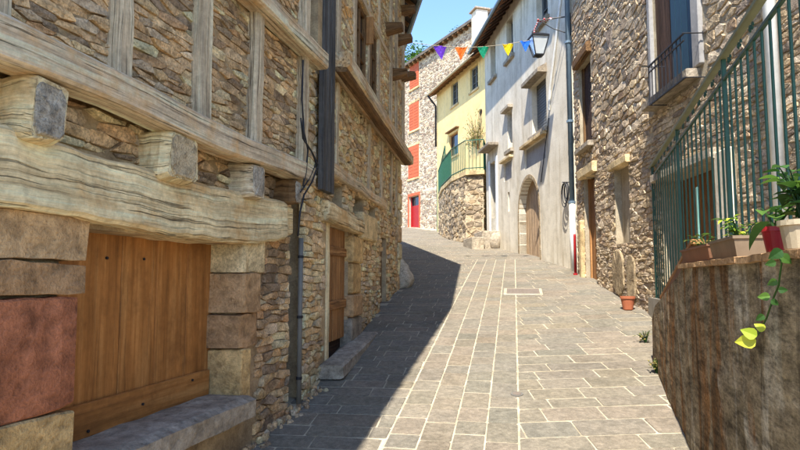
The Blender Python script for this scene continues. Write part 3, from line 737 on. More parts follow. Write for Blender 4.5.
    for i in range(15):
        u = U0 + .1 + i * .42
        if u < U1: mb = MB(); mb.beam((u, -.3, 7.0), (u, ov - .03, 6.5), .09, .1, 2, .003); mb.build('rafter', M['oak_dark'], rf)
    ro = Vector((-so, cu))
    for i in range(16):
        s_ = .1 + i * .45; p = Vector((U1 + cu * s_, so * s_)); q0, q1 = p - ro * .3, p + ro * (ov - .03)
        mb = MB(); mb.tube([(q0.x, q0.y, 6.98), (q1.x, q1.y, 6.5)], .05, 4); mb.build('rafter', M['oak_brown'], rf)
    return r
house_b()
# guard stone at the corner of the second house
def boulder(name, label, cat, p, sx, sy, sz, mat, amp=.25, seed=0, cone=False, rough=2.0, group=None):
    mb = MB(); nu, nv = 22, 12; vs_ = []
    for j in range(nv + 1):
        for i in range(nu):
            th = 2 * math.pi * i / nu; ph = math.pi * (j / nv) - math.pi / 2; x, y, z = math.cos(ph) * math.cos(th), math.cos(ph) * math.sin(th), math.sin(ph)
            if cone: k = 1 - .55 * max(0, (z + .2)); x *= k; y *= k
            d = 1 + amp * mnoise.noise(Vector((x, y, z)) * rough + Vector((seed * 7.1, seed, 3))) + amp * .35 * mnoise.noise(Vector((x, y, z)) * rough * 3 + Vector((seed, 2, 1)))
            vs_.append((x * sx * d, y * sy * d, z * sz * d + sz * .75))
    fs_ = [[j * nu + i, j * nu + (i + 1) % nu, (j + 1) * nu + (i + 1) % nu, (j + 1) * nu + i] for j in range(nv) for i in range(nu)]
    mb.add(vs_, fs_, random.random()); o = mb.build(name, mat, None, world=True, smooth=True); o.location = p; return tag(o, label, cat, group)
p = gpt(400, 287); boulder('guard_stone', 'worn conical guard stone at the corner of the shaded left house', 'guard stone', (p.x, p.y, p.z - .03), .27, .27, .34, M['guard'], .2, 3, cone=True)
# cable bundle and drainpipe between the left houses
mb = MB()
cab = [(303, 120), (304, 140), (312, 152), (318, 165), (312, 182), (304, 195), (300, 212), (298, 236)]
pts = [(*A.px(x, y, .22)[:1], .22, A.px(x, y, .22)[1]) for x, y in cab]
r = thing('cable_bundle', 'black cable looping down between the two left houses', 'cable', A.p0, A.rot)
mb = MB(); mb.tube(pts, .008, 6); mb.build('cable', M['black_iron'], r, smooth=True)
pts2 = [(p_[0] + .03 * math.sin(i), .2 + .02 * i % 3 * .01, p_[2] + .02) for i, p_ in enumerate(pts[:6])]
mb = MB(); mb.tube(pts2, .007, 6); mb.build('cable', M['black_iron'], r, smooth=True)
mb = MB(); pts3 = [(*A.px(x, y, .2)[:1], .2, A.px(x, y, .2)[1]) for x, y in ((303, 60), (302, 100), (304, 132), (308, 150), (306, 172), (303, 186))]; mb.tube(pts3, .008, 6); mb.build('cable', M['black_iron'], r, smooth=True)
u, zt = A.px(300, 238, .05); ub, zb = A.px(297, 398, .05)
r = thing('drain_conduit', 'dark grey conduit pipe running down the rubble wall beside the wide wooden door', 'pipe', A.p0, A.rot)
mb = MB(); mb.tube([(u, .06, zt), (u + .01, .055, (zt + zb) / 2), (u, .06, zb - .05)], .022, 10); pp = mb.build('pipe', M['dark_pipe'], r, smooth=True)
for f in (.12, .5, .88):
    z = zt + (zb - zt) * f; mb = MB(); mb.tube([(u + .005, .058, z - .012), (u + .005, .058, z + .012)], .027, 10); mb.build('clamp', M['black_iron'], r)

# ------------------------------------------------------------------ terrace wall, railing and plants on the right
def retaining():
    r = thing('retaining_wall', 'stained brown terrace wall with rust streaks at the lower right of the street', 'wall', T.p0, T.rot)
    mb = MB(); NU, NZ = 60, 20; vs_ = []
    def top(u): return 1.26 if u > -.1 else (1.23 - (-.1 - u) * .19 if u > -1.75 else .93 - (-1.75 - u) * .5)
    for k in range(NZ + 1):
        for i in range(NU + 1):
            u = -2.08 + (5.2 + 2.08) * i / NU; z = -.9 + (top(u) + .9) * k / NZ
            o = .012 * mnoise.noise(Vector((u * 1.6, 0, z * 1.6))) + .006 * mnoise.noise(Vector((u * 9, 3, z * 9)))
            vs_.append((u, o, z))
    fs_ = [[k * (NU + 1) + i + 0, (k + 1) * (NU + 1) + i, (k + 1) * (NU + 1) + i + 1, k * (NU + 1) + i + 1] for k in range(NZ) for i in range(NU)]
    n = len(vs_)
    for i in range(NU + 1): u, o, z = vs_[NZ * (NU + 1) + i]; vs_.append((u, -.42, z + random.uniform(-.006, .006)))
    for i in range(NU): fs_.append([NZ * (NU + 1) + i, n + i, n + i + 1, NZ * (NU + 1) + i + 1])
    vs_ += [(-2.08, -.42, -.9)]; fs_.append([k * (NU + 1) for k in range(NZ + 1)] + [n, len(vs_) - 1])
    mb.add(vs_, fs_); mb.build('wall', M['stained'], r)
    mb = MB()
    for i in range(13):
        a = -.08 + i * .42; st = [((a + .41 * j / 4, -.2, 1.276), (0, .22, 0), (0, 0, .018)) for j in range(5)]; mb = MB(); mb.loft(st, .2, .006, 8); mb.build('coping_stone', M['block_brown'], r)
    mb = MB(); mb.beam((.02, -.1, 1.45), (-1.8, -.1, 1.0), .09, .035, 10, .004); mb.build('sloping_board', M['door_b'], r)
    mb = MB(); mb.prism([(-.02, 1.26), (-.02, 1.42), (-1.72, 1.0), (-1.72, .9)], -.14, -.06); mb.build('board_infill', M['terracotta_dull'], r)
    return r
retaining()
# terrace floor between the wall and the house behind
mb = MB(); q = [T.w(-2.05, 0, -.43), T.w(5.2, 0, -.43), H.w(H.U(700) + 6.5, 0, .02), H.w(3.9, 0, .02)]
zf = 1.62; mb.add([(p.x, p.y, zf) for p in q] + [(p.x, p.y, zf - 1.4) for p in q], [[0, 1, 2, 3], [0, 4, 5, 1], [1, 5, 6, 2], [2, 6, 7, 3], [3, 7, 4, 0]]); mb.build('terrace_floor', M['concrete'], None, world=True, kind='structure')
def railing():
    r = thing('terrace_railing', 'dark green iron railing with thin upright bars on top of the terrace wall', 'railing', T.p0, T.rot)
    O = -.3; zt, z2 = T.Z(708, 80, O), T.Z(712, 96, O); ue = T.U(646, O, 200); ub = 5.0
    zb = T.Z(652, 312, O)
    mb = MB(); pth = [(ub, O, zt), (ue + .2, O, zt), (ue + .08, O, zt - .03), (ue + .02, O, zt - .1), (ue, O, zt - .2), (ue, O, zb - .3)]
    st = []
    for i, p in enumerate(pth[:2]): pass
    mb.box(ue + .2, ub, O - .028, O + .028, zt - .02, zt + .02, .008); mb.build('handrail', M['green_rail'], r)
    mb = MB(); mb.tube(pth[1:], .02, 8); mb.build('end_post', M['green_iron'], r, smooth=True)
    mb = MB(); mb.box(ue + .02, ub, O - .012, O + .012, z2 - .012, z2 + .012, .003); mb.build('lower_rail', M['green_iron'], r)
    mb = MB(); zlow = 1.34; mb.box(0, ub, O - .012, O + .012, zlow, zlow + .022, .003); mb.build('bottom_rail', M['green_iron'], r)
    u = ue + .11; i = 0
    while u < ub:
        z0 = 1.28 if u > -.1 else max(.95, 1.42 - (-.02 - u) * .247) - .05
        mb = MB(); big = i % 11 == 4; w = .015 if big else .0072
        mb.box(u - w, u + w, O - w, O + w, z0, (zt - .02) if big else z2 - .011, .003); mb.build('upright_post' if big else 'baluster', M['green_iron'], r)
        u += .15 if u > -.2 else .2; i += 1
    # scrolls between the two upper rails
    for k in range(22):
        uc = ue + .25 + k * .27
        if uc > ub - .1: break
        for sg in (-1, 1):
            pts = [(uc + sg * (.025 + .022 * math.cos(a) * (1 - a / 9)), O, (zt + z2) / 2 + .03 * math.sin(a) * (1 - a / 9)) for a in [j * .55 for j in range(12)]]
            mb = MB(); mb.tube(pts, .005, 5); mb.build('scroll', M['green_iron'], r)
    uu = T.U(700, O, 220); mb = MB(); mb.box(uu - .03, uu + .03, O + .01, O + .02, T.Z(700, 258, O), T.Z(700, 186, O), .003); mb.build('flat_upright', M['sunlit_turquoise'], r)  # flat bar whose pale colour carries the sunlight on it
    return r
railing()
def pot(name, label, cat, p, r0, r1, h, mat, n=20, group=None):
    t_ = thing(name, label, cat, p, 0, group); mb = MB()
    prof = [(r0 * .9, 0), (r0, .01), (r1 * .97, h * .82), (r1 * 1.08, h * .83), (r1 * 1.08, h), (r1 * .92, h), (r1 * .9, h * .85)]
    vs_ = [(rr * math.cos(2 * math.pi * i / n), rr * math.sin(2 * math.pi * i / n), z) for rr, z in prof for i in range(n)]
    fs_ = [[j * n + i, j * n + (i + 1) % n, (j + 1) * n + (i + 1) % n, (j + 1) * n + i] for j in range(len(prof) - 1) for i in range(n)] + [list(range(n))[::-1]]
    mb.add(vs_, fs_); mb.build('pot', mat, t_, world=True, smooth=False)
    mb = MB(); mb.add([(r1 * .91 * math.cos(2 * math.pi * i / n), r1 * .91 * math.sin(2 * math.pi * i / n), h * .86) for i in range(n)], [list(range(n))]); mb.build('soil', M['earth'], t_, world=True)
    return t_
def trough(label, u0, u1, mat, h=.1, o0=-.25, o1=-.02, z=1.297):
    p = T.w((u0 + u1) / 2, z, (o0 + o1) / 2); t_ = thing('planter_trough', label, 'planter', p, T.rot, 'troughs on the terrace wall'); L = (u1 - u0) / 2; D = (o1 - o0) / 2
    mb = MB(); vs_ = []; prof = [(.86, 0), (.97, h * .85), (1.03, h * .86), (1.03, h), (.94, h), (.92, h * .8)]
    for k, zz in prof:
        for (a, b) in ((-1, -1), (1, -1), (1, 1), (-1, 1)): vs_.append((a * (L - D * (1 - k)), b * D * k, zz))
    fs_ = [[j * 4 + i, j * 4 + (i + 1) % 4, (j + 1) * 4 + (i + 1) % 4, (j + 1) * 4 + i] for j in range(len(prof) - 1) for i in range(4)] + [[0, 1, 2, 3], [20, 21, 22, 23]]
    mb.add(vs_, fs_); mb.build('trough', mat, t_); mb = MB(); mb.box(-L * .93, L * .93, -D * .88, D * .88, h * .7, h * .84, .002); mb.build('soil', M['earth'], t_); return t_
def leaf(mb, p, d, up, L, Wd, fold=.2, rnd=None, heart=True):
    """one pointed leaf from p along d"""
    d = Vector(d).normalized(); s = d.cross(Vector(up)); s = s.normalized() if s.length > 1e-5 else d.orthogonal().normalized(); n = s.cross(d)
    prof = [(0, .12), (.12, .75), (.32, 1.0), (.6, .78), (.85, .32), (1, .0)] if heart else [(0, .1), (.3, .8), (.55, .9), (.8, .5), (1, 0)]
    vs_ = []; p = Vector(p)
    for (t_, w) in prof:
        c = p + d * L * t_ - n * (L * .25 * t_ * t_); vs_ += [c - s * Wd * w / 2 + n * Wd * w * fold, c, c + s * Wd * w / 2 + n * Wd * w * fold]
    fs_ = []
    for j in range(len(prof) - 1): fs_ += [[j * 3, j * 3 + 1, (j + 1) * 3 + 1, (j + 1) * 3], [j * 3 + 1, j * 3 + 2, (j + 1) * 3 + 2, (j + 1) * 3 + 1]]
    mb.add(vs_, fs_, rnd)
def leafy(name, label, p, h, spread, n, Lf, mats, cat='plant', group=None, stems=5, heart=True, droop=.3):
    t_ = thing(name, label, cat, p, 0, group); lb = [MB() for _ in mats]; stm = MB()
    for k in range(stems):
        a = random.uniform(0, 6.28); top = Vector((math.cos(a) * spread * random.uniform(.2, 1), math.sin(a) * spread * random.uniform(.2, 1), h * random.uniform(.55, 1)))
        path = [Vector((0, 0, 0)).lerp(top, f) + Vector((0, 0, .12 * h * math.sin(f * 3.14))) for f in (0, .3, .6, .85, 1)]; stm.tube(path, [.006, .005, .004, .003, .002], 5)
        for j in range(n // stems):
            f = random.uniform(.25, 1); q = Vector((0, 0, 0)).lerp(top, f) + Vector((0, 0, .12 * h * math.sin(f * 3.14))); b = random.uniform(0, 6.28)
            dd = Vector((math.cos(b), math.sin(b), random.uniform(-droop, .6))); s = random.uniform(.6, 1.2)
            stm.tube([q, q + dd * Lf * .25], .002, 4); leaf(random.choice(lb), q + dd * Lf * .25, dd, (0, 0, 1), Lf * s, Lf * s * (.8 if heart else .45), heart=heart)
    stm.build('stem', M['leaf_dark'], t_, world=True)
    for m_, l_ in zip(mats, lb):
        if l_.f: l_.build('foliage', m_, t_, world=True, kind='stuff')
    return t_
def plants():
    u1, u2, u3 = T.U(692, -.1, 245), T.U(722, -.1, 245), T.U(757, -.1, 245)
    a, b = sorted((u1, u2)); trough('long dull terracotta trough on the terrace wall, farthest of the planters', a, b, M['terracotta_dull'])
    a, b = sorted((T.U(724, -.1, 245), T.U(752, -.1, 245))); trough('dull beige trough on the terrace wall beside the red pot', a, b, M['beige_dull'], .105)
    z = T.z0 + 1.297
    ur = T.U(776, -.12, 235); p = T.w(ur, 0, -.12); pot('flower_pot', 'small dark red pot on the terrace wall', 'pot', (p.x, p.y, z), .04, .056, .12, M['pot_red'])
    ui = T.U(800, -.12, 235); p2 = T.w(ui + .02, 0, -.13); pot('flower_pot', 'large ivory pot on the terrace wall at the right picture edge', 'pot', (p2.x, p2.y, z), .07, .085, .12, M['ivory'])
    q = T.w(T.U(706, -.12, 240), 0, -.12); leafy('trough_plant', 'small sparse green plant in the terracotta trough', (q.x, q.y, z + .07), .13, .12, 48, .05, [M['leaf'], M['leaf_dry']], stems=6, heart=False)
    q = T.w(T.U(740, -.12, 240), 0, -.12); leafy('trough_plant', 'yellow-green leafy plant in the beige trough', (q.x, q.y, z + .08), .15, .13, 60, .05, [M['leaf_y'], M['leaf']], stems=6, heart=False)
    leafy('pot_plant', 'broad-leaved green plant growing from the red pot', (p.x, p.y, z + .1), .13, .1, 16, .075, [M['leaf'], M['leaf_dark']], stems=4)
    leafy('pot_plant', 'tall dark green plant filling the ivory pot at the right picture edge', (p2.x, p2.y, z + .1), .24, .12, 60, .075, [M['leaf'], M['leaf_dark']], stems=8)
    # trailing vine on the wall's face
    t_ = thing('trailing_vine', 'trailing vine hanging down the stained terrace wall with bright yellow leaves', 'vine', T.p0, T.rot); st = MB(); l1 = MB(); l2 = MB()
    path = [T.px(x, y, .04) for x, y in ((781, 244), (780, 262), (777, 285), (771, 300), (765, 318), (757, 334), (747, 342))]
    st.tube([(u, .035 if i else -.05, zz) for i, (u, zz) in enumerate(path)], .0035, 5); st.build('stem', M['leaf_dark'], t_)
    def lf(mb, x, y, L, ang, o=.05):
        u, zz = T.px(x, y, o); d = Vector((.15 * math.cos(ang), 1 if math.cos(ang) < .3 else -.6, .8 * math.sin(ang))); leaf(mb, (u, o, zz), d, (1, 0, 0), L, L * .8, .12)
    for x, y, L, ang in ((757, 336, .06, 2.6), (756, 340, .075, -2.9), (765, 330, .04, 2.2)): lf(l2, x, y, L, ang)
    for x, y, L, ang in ((780, 255, .045, -.7), (776, 262, .035, 3.5), (777, 280, .035, -2.2), (770, 296, .04, 3.3), (771, 300, .03, -.6), (764, 315, .035, -1.6), (782, 250, .05, -1.9), (778, 290, .03, 0)): lf(l1, x, y, L, ang)
    uu, zz = T.px(770, 222, .0); leaf(l1, (uu, .0, zz), (-.3, .5, -.5), (0, 0, 1), .13, .1)
    l1.build('foliage', M['leaf'], t_, kind='stuff'); l2.build('bright_foliage', M['leaf_y'], t_, kind='stuff')
    # weeds at the broken end of the terrace wall
    for i, (x, y, lb) in enumerate(((646, 343, 'dry weeds growing out of the rubble at the terrace wall end'), (657, 374, 'low dry weed tuft against the foot of the terrace wall'))):
        p = gpt(x, y); leafy('weed', lb, (p.x, p.y, p.z), .15, .1, 60, .045, [M['leaf_dry'], M['leaf_dry'], M['leaf_mid']], stems=14, heart=False)
plants()

# ------------------------------------------------------------------ stone house on the right
def house_h():
    r = thing('stone_house', 'tall right house of grey-brown rubble with a blue-shuttered balcony window', 'house', H.p0, H.rot)
    U0, U1 = -.2, 10.5; fl = zf - H.z0
    wa = (.24, 1.15, 2.55, 4.25); db = (.42, 1.22, -.3, 1.92); nc = (2.42, 3.15, .5, 1.75); wb = (4.36, 5.62, 2.36, 4.7); de = (4.45, 5.9, fl - .3, 1.22)
    holes = [wa, db, nc, wb, de]
    mb = MB(); wall_holes(mb, U0, U1, -2.2, 8.6, holes, -.35, -.02); wall = mb.build('wall', M['mortar_pale'], r)
    body(r, U0, U1, -6, -.36, -2.2, 8.5, M['mortar_h'])
    lh = [(wa[0] - .1, wa[1] + .1, wa[3], wa[3] + .26), (db[0] - .15, db[1] + .2, db[3], db[3] + .22), (wb[0] - .16, wb[0], 2.2, 4.8), (wb[1], wb[1] + .22, 2.2, 4.8), (wb[0] - .1, wb[1] + .1, wb[2] - .14, wb[2]), (6.05, 6.42, fl, 1.3), (de[0] - .1, de[1] + .2, 1.22, 1.36)]
    cells = cut_holes(voronoi_cells(U0, 9.6, -1.6, 2.2, .25, .058, .008, asp=3.6, jit=.3, wild=.65), holes + lh)
    cells += cut_holes(voronoi_cells(U0, 9.6, 2.2, 5.8, .25, .105, .03, asp=2.2, jit=.36, wild=.65), holes + lh)
    lay_stones(cells, fmap(-.012), lambda u, z: H.w(u, z), wall, M['stone_h'], 290, prot=(-.004, .012), bevel=.005, jit=.005, tilt=.08, bulge=.006, minpx=20)
    # window with brown boards and oak lintel
    a, b, c, d = wa
    mb = MB(); mb.beam((a - .1, -.06, d + .12), (b + .1, -.06, d + .12), .3, .2, 5, .01); mb.build('lintel', M['oak_brown'], r)
    mb = MB(); mb.box(a, b, -.2, -.17, c, d, .002); w = mb.build('window', M['dark'], r)
    mb = MB(); mb.box(a + .06, a + .5, -.16, -.12, c, d, .006, grain='z'); mb.build('shutter', M['oak_dark'], w)
    mb = MB(); mb.box(a, a + .06, -.17, -.08, c, d, .006, grain='z'); mb.box(b - .06, b, -.17, -.08, c, d, .006, grain='z'); mb.build('frame', M['oak_brown'], w)
    mb = MB(); mb.beam((a - .06, .0, c - .05), (b + .08, .0, c - .05), .2, .1, 4, .008); mb.build('sill', M['block_grey'], r)
    # ground-floor door
    a, b, c, d = db
    mb = MB(); mb.beam((a - .15, -.05, d + .1), (b + .2, -.05, d + .1), .26, .2, 6, .012); mb.build('door_lintel', M['block_cream'], r)
    mb = MB(); mb.box(a, b, -.25, -.2, c, d, .002); dd = mb.build('door', M['oak_dark'], r)
    for i in range(4):
        x0, x1 = a + .06 + (b - a - .12) * i / 4, a + .06 + (b - a - .12) * (i + 1) / 4; mb = MB(); mb.box(x0 + .003, x1 - .003, -.2, -.13, c, d - .05, .006, grain='z'); mb.build('plank', M['door_h'], dd)
    mb = MB(); mb.box(a, a + .06, -.2, -.1, c, d, .006, grain='z'); mb.box(b - .06, b, -.2, -.1, c, d, .006, grain='z'); mb.build('frame', M['door_b'], dd)
    mb = MB(); mb.box(a - .2, a - .02, -.03, .07, c + .1, 1.1, .02, grain='z'); mb.build('jamb_slab', M['block_cream'], r)
    # blocked niche with dressed slabs below
    a, b, c, d = nc
    mb = MB(); mb.box(a, b, -.25, -.13, c, d, .002); mb.build('niche_infill', M['plaster_dull'], r)
    mb = MB(); mb.beam((a - .1, -.02, d + .05), (b + .1, -.02, d + .05), .16, .12, 5, .012); mb.build('niche_lintel', M['block_cream'], r)
    for (x0, x1, z0, z1) in ((2.25, 2.85, -.35, .42), (2.95, 3.4, -.5, .3)):
        mb = MB(); n = 12
        poly = [((x0 + x1) / 2 + (x1 - x0) / 2 * math.cos(k * 6.283 / n) * random.uniform(.8, 1.1), (z0 + z1) / 2 + (z1 - z0) / 2 * (abs(math.sin(k * 6.283 / n)) ** .7) * (1 if math.sin(k * 6.283 / n) > 0 else -1) * random.uniform(.92, 1.05)) for k in range(n)]
        stone(mb, poly, fmap(0), .022, bevel=.015, back=.05, tilt=.03, bulge=.012); mb.build('slab_stone', M['slab_stone'], r)
    # balcony window: pale surround, shutters, rail
    a, b, c, d = wb
    mb = MB(); mb.box(a - .1, a, -.3, .03, c - .0, d + .1, .012, grain='z'); mb.build('surround', M['plaster_grey'], r)
    mb = MB(); mb.box(b, b + .2, -.3, .03, c - .0, d + .1, .012, grain='z'); mb.build('surround', M['plaster_grey'], r)
    mb = MB(); st = [((a - .1 + (b - a + .2) * i / 8, .02, c - .07), (0, .13, 0), (0, 0, .05)) for i in range(9)]; mb.loft(st, .15, .006, 8); mb.build('sill', M['block_grey'], r)
    mb = MB(); mb.box(a, b, -.15, -.1, c, d, .002); w = mb.build('balcony_window', M['dark'], r)
    mb = MB(); mb.box(a + .02, a + .52, -.09, -.05, c + .02, d, .006, grain='z'); mb.build('brown_shutter', M['oak_dark'], w)
    for i in range(4): mb = MB(); x0 = a + .56 + i * .16; mb.box(x0, x0 + .155, -.07, -.03, c + .02, d, .006, grain='z'); mb.build('blue_plank', M['teal_paint'], w)
    mb = MB(); mb.box(b - .07, b - .005, -.2, -.02, c, d, .006, grain='z'); mb.build('frame', M['oak_dark'], w)
    O = .22; zt = H.Z(660, 55, O); zb = H.Z(660, 98, O) ; ul, ur = H.U(648, O, 60), b + .25
    rl = thing('balcony_rail', 'small black iron rail across the blue-shuttered window of the right house', 'railing', H.w(ul, zb, O), H.rot)
    Lr = ur - ul; hh = zt - zb
    mb = MB(); mb.box(0, Lr, -.012, .012, hh - .02, hh, .003); mb.build('top_rail', M['black_iron'], rl)
    mb = MB(); mb.box(0, Lr, -.01, .01, hh - .1, hh - .085, .003); mb.build('second_rail', M['black_iron'], rl)
    mb = MB(); mb.box(0, Lr, -.012, .012, 0, .02, .003); mb.build('bottom_rail', M['black_iron'], rl)
    for i in range(int(Lr / .11) + 1): mb = MB(); x = .01 + i * .11; mb.box(x - .006, x + .006, -.006, .006, .018, hh - .01, .002); mb.build('bar', M['black_iron'], rl)
    for x in (.0, Lr):
        for z in (.01, hh - .01): mb = MB(); mb.tube([(x, 0, z), (x, -O, z)], .008, 6); mb.build('wall_tie', M['black_iron'], rl)
    # terrace door, lintel slab, plastered pier
    a, b, c, d = de
    mb = MB(); mb.beam((a - .1, -.04, d + .06), (b + .2, -.04, d + .06), .28, .12, 6, .008); mb.build('terrace_lintel', M['block_grey'], r)
    mb = MB(); mb.box(a, b, -.34, -.3, c, d, .002); dd = mb.build('terrace_door', M['oak_dark'], r)
    for i in range(9): x0 = a + (b - a) * i / 9; mb = MB(); mb.box(x0 + .004, x0 + (b - a) / 9 - .004, -.3, -.25, c, d, .006, grain='z'); mb.build('plank', M['door_h'], dd)
    mb = MB(); mb.box(6.07, 6.4, -.02, .05, fl, 1.28, .015); mb.build('pier', M['plaster_w'], r)
    pitched_roof(r, U0 - .25, U1 + .3, .5, 8.5, -3.5, 10.6, M['roof_slate'])
    pr = thing('downpipe', 'white downpipe on the right stone house seen through the railing', 'downpipe', H.w(7.28, 0, .07), H.rot)
    mb = MB(); mb.tube([(0, 0, fl), (0, 0, 8.4)], .055, 12); mb.build('pipe', M['white_paint'], pr, smooth=True)
    for z in (fl + .8, fl + 2.6, fl + 4.6): mb = MB(); mb.tube([(0, 0, z), (0, 0, z + .03)], .053, 12); mb.build('bracket', M['zinc'], pr)
house_h()
p = gpt(628, 310); tp = pot('flower_pot', 'small terracotta flower pot on the ground by the right house', 'pot', (p.x, p.y, p.z), .07, .1, .2, M['terracotta'])

# ------------------------------------------------------------------ white house
def house_w():
    r = thing('white_house', 'white rendered house with an arched doorway and deep eaves on the right', 'house', W.p0, W.rot)
    U0, U1 = WL, -.02; ZT = 8.2
    wins = [(-2.2, -1.33, 6.38, 7.75), (-5.05, -4.35, 6.55, 7.8), (-7.05, -6.4, 6.6, 7.85), (-2.72, -1.58, 3.6, 5.0), (-5.1, -4.6, 3.72, 4.92)]
    pan = [(-3.45, -1.72, 2.84, 3.40), (-5.6, -4.75, 2.84, 3.42)]; door = (-7.3, -6.55, 1.35, 3.75); slit = (-5.2, -5.0, 1.85, 2.45)
    aL, aR, aS, aT = -4.05, -2.32, 1.68, 2.56; arch = (aL, aR, -1, aT)
    mb = MB(); wall_holes(mb, U0, U1, -1.6, ZT, wins + pan + [door, slit, arch], -.32, 0); wall = mb.build('wall', M['plaster_w'], r)
    body(r, U0, U1, -6, -.33, -1.6, ZT - .05, M['plaster_w'])
    # arch head: two spandrels and a ring of stones
    uc, ra = (aL + aR) / 2, (aR - aL) / 2; ry = aT - aS; N = 10
    for sg in (-1, 1):
        pts = [(uc + sg * ra * math.cos(k / N * math.pi / 2), aS + ry * math.sin(k / N * math.pi / 2)) for k in range(N + 1)]
        mb = MB(); poly = pts + [(uc, aT + .001), (uc + sg * ra, aT + .001)]; poly = pts + [(uc + sg * ra, aT)]
        mb.prism(poly if sg > 0 else poly[::-1], -.315, -.001); mb.build('spandrel', M['plaster_w'], r)
    for k in range(9):
        t0, t1 = math.pi * k / 9 + .006, math.pi * (k + 1) / 9 - .006; pts = []
        for f in range(4): t = t0 + (t1 - t0) * f / 3; pts.append((uc + ra * 1.0 * math.cos(t), aS + ry * math.sin(t)))
        for f in range(4): t = t1 + (t0 - t1) * f / 3; pts.append((uc + (ra + .1) * math.cos(t), aS + (ry + .1) * math.sin(t)))
        mb = MB(); mb.prism(pts, -.25, .008); mb.build('arch_stone', M['slab_stone'], r)
    for sg, x in ((-1, aL), (1, aR)):
        z = W.gz(x) - .1
        while z < aS - .05:
            h = min(random.uniform(.3, .45), aS - z); mb = MB(); a, b = sorted((x, x + sg * random.uniform(.1, .16))); mb.box(a, b, -.26, .006, z + .003, z + h - .003, .012); mb.build('jamb_stone', M['slab_stone'], r); z += h
    mb = MB(); mb.box(aL, aR, -.3, -.25, -.6, aT, .002); d = mb.build('arched_door', M['oak_dark'], r)
    for i in range(8): x0 = aL + (aR - aL) * i / 8; mb = MB(); mb.box(x0 + .005, x0 + (aR - aL) / 8 - .005, -.25, -.2, -.5, aT, .006, grain='z'); mb.build('plank', M['door_arch'], d)
    for i, (a, b, c, e) in enumerate(wins):
        o = simple_window(r, None, a, b, c, e, -.16, 'grey_shutter', 'glass', .06)
        mb = MB(); mb.box(a - .12, b + .12, -.1, .1, c - .12, c - .001, .01); mb.build('window_sill', M['block_grey'], r)
    mb = MB(); a, b, c, e = wins[3]
    for k in range(18): z = c + .08 + k * .075; mb.box(a + .03, b - .03, -.15, -.135, z, z + .066, .004)
    mb.build('roller_blind', M['grey_shutter'], r)
    mb = MB(); mb.add([(-2.9, .0, 5.0), (-1.5, .0, 5.0), (-1.5, .24, 5.0), (-2.9, .24, 5.0), (-2.9, 0, 5.24), (-1.5, 0, 5.24), (-1.5, .24, 5.1), (-2.9, .24, 5.1)], [[0, 1, 2, 3], [7, 6, 5, 4], [3, 2, 6, 7], [0, 3, 7, 4], [1, 5, 6, 2], [0, 4, 5, 1]]); mb.build('window_hood', M['block_grey'], r)
    mb = MB(); mb.box(-3.5, -1.5, -.05, .14, 3.41, 3.50, .01); mb.build('ledge', M['block_cream'], r)
    mb = MB(); mb.box(-5.75, -4.55, -.05, .12, 3.44, 3.52, .01); mb.build('ledge', M['block_cream'], r)
    mb = MB(); mb.box(-5.35, -4.5, -.05, .16, 4.95, 5.05, .01); mb.build('lintel_slab', M['block_grey'], r)
    for (a, b, c, e) in pan: mb = MB(); mb.box(a, b, -.2, -.06, c, e, .002); mb.build('grey_panel', M['plaster_grey'], r)
    a, b, c, e = door; mb = MB(); mb.box(a, b, -.3, -.24, c, e, .002); dd = mb.build('door', M['dark'], r)
    for i in range(3): mb = MB(); x0 = a + .05 + i * .215; mb.box(x0, x0 + .21, -.24, -.2, c, e - .02, .005, grain='z'); mb.build('plank', M['grey_shutter'], dd)
    for x0, x1 in ((a - .16, a), (b, b + .2)): mb = MB(); mb.box(x0, x1, -.25, .03, c - .1, e + .1, .01); mb.build('door_jamb', M['white_paint'], r)
    mb = MB(); mb.box(a - .3, b + .35, -.02, .35, e + .42, e + .52, .012); mb.build('door_canopy', M['block_grey'], r)
    mb = MB(); mb.box(a - .2, b + .3, -.1, .55, W.gz(a) - .3, c - .001, .02); st_ = mb.build('door_step', M['block_grey'], r)
    mb = MB(); mb.box(a - .1, b + .5, .551, .95, W.gz(a) - .3, c - .22, .02); mb.build('lower_step', M['block_grey'], st_)
    mb = MB(); mb.box(slit[0], slit[1], -.3, -.15, slit[2], slit[3], .002); mb.build('slit_window', M['dark'], r)
    # deep eaves on rafters
    ov = .52; rf = pitched_roof(r, U0 - .12, U1 + .3, ov, 7.87, -3.5, 10.9, M['roof_tile'], .1)
    for i in range(22):
        u = U0 - .05 + i * .4
        if u < U1 + .2: mb = MB(); mb.beam((u, -.3, 8.42), (u, ov - .04, 7.80), .09, .11, 2, .003); mb.build('rafter', M['oak_dark'], rf)
    mb = MB(); mb.tube([(U0 - .12, ov + .05, 7.92), (U1 + .3, ov + .05, 7.92)], .05, 8); mb.build('gutter', M['zinc'], rf)
    # white cable and thin dark line on the render, both tubes
    for i, (m_, pts) in enumerate((('white_paint', [(561, -6), (556, 40), (550, 90), (549, 110)]), ('black_iron', [(549, 118), (546, 140), (541, 182)]))):
        cb = thing('wall_line', ('white cable slanting down the white house beside the lantern', 'thin dark line on the white house above the arched doorway')[i], 'cable', W.p0, W.rot)
        mb = MB(); mb.tube([(W.U(x, .03, y), .03, W.Z(x, y, .03)) for x, y in pts], (.028, .012)[i], 6); mb.build('cable', M[m_], cb)
house_w()
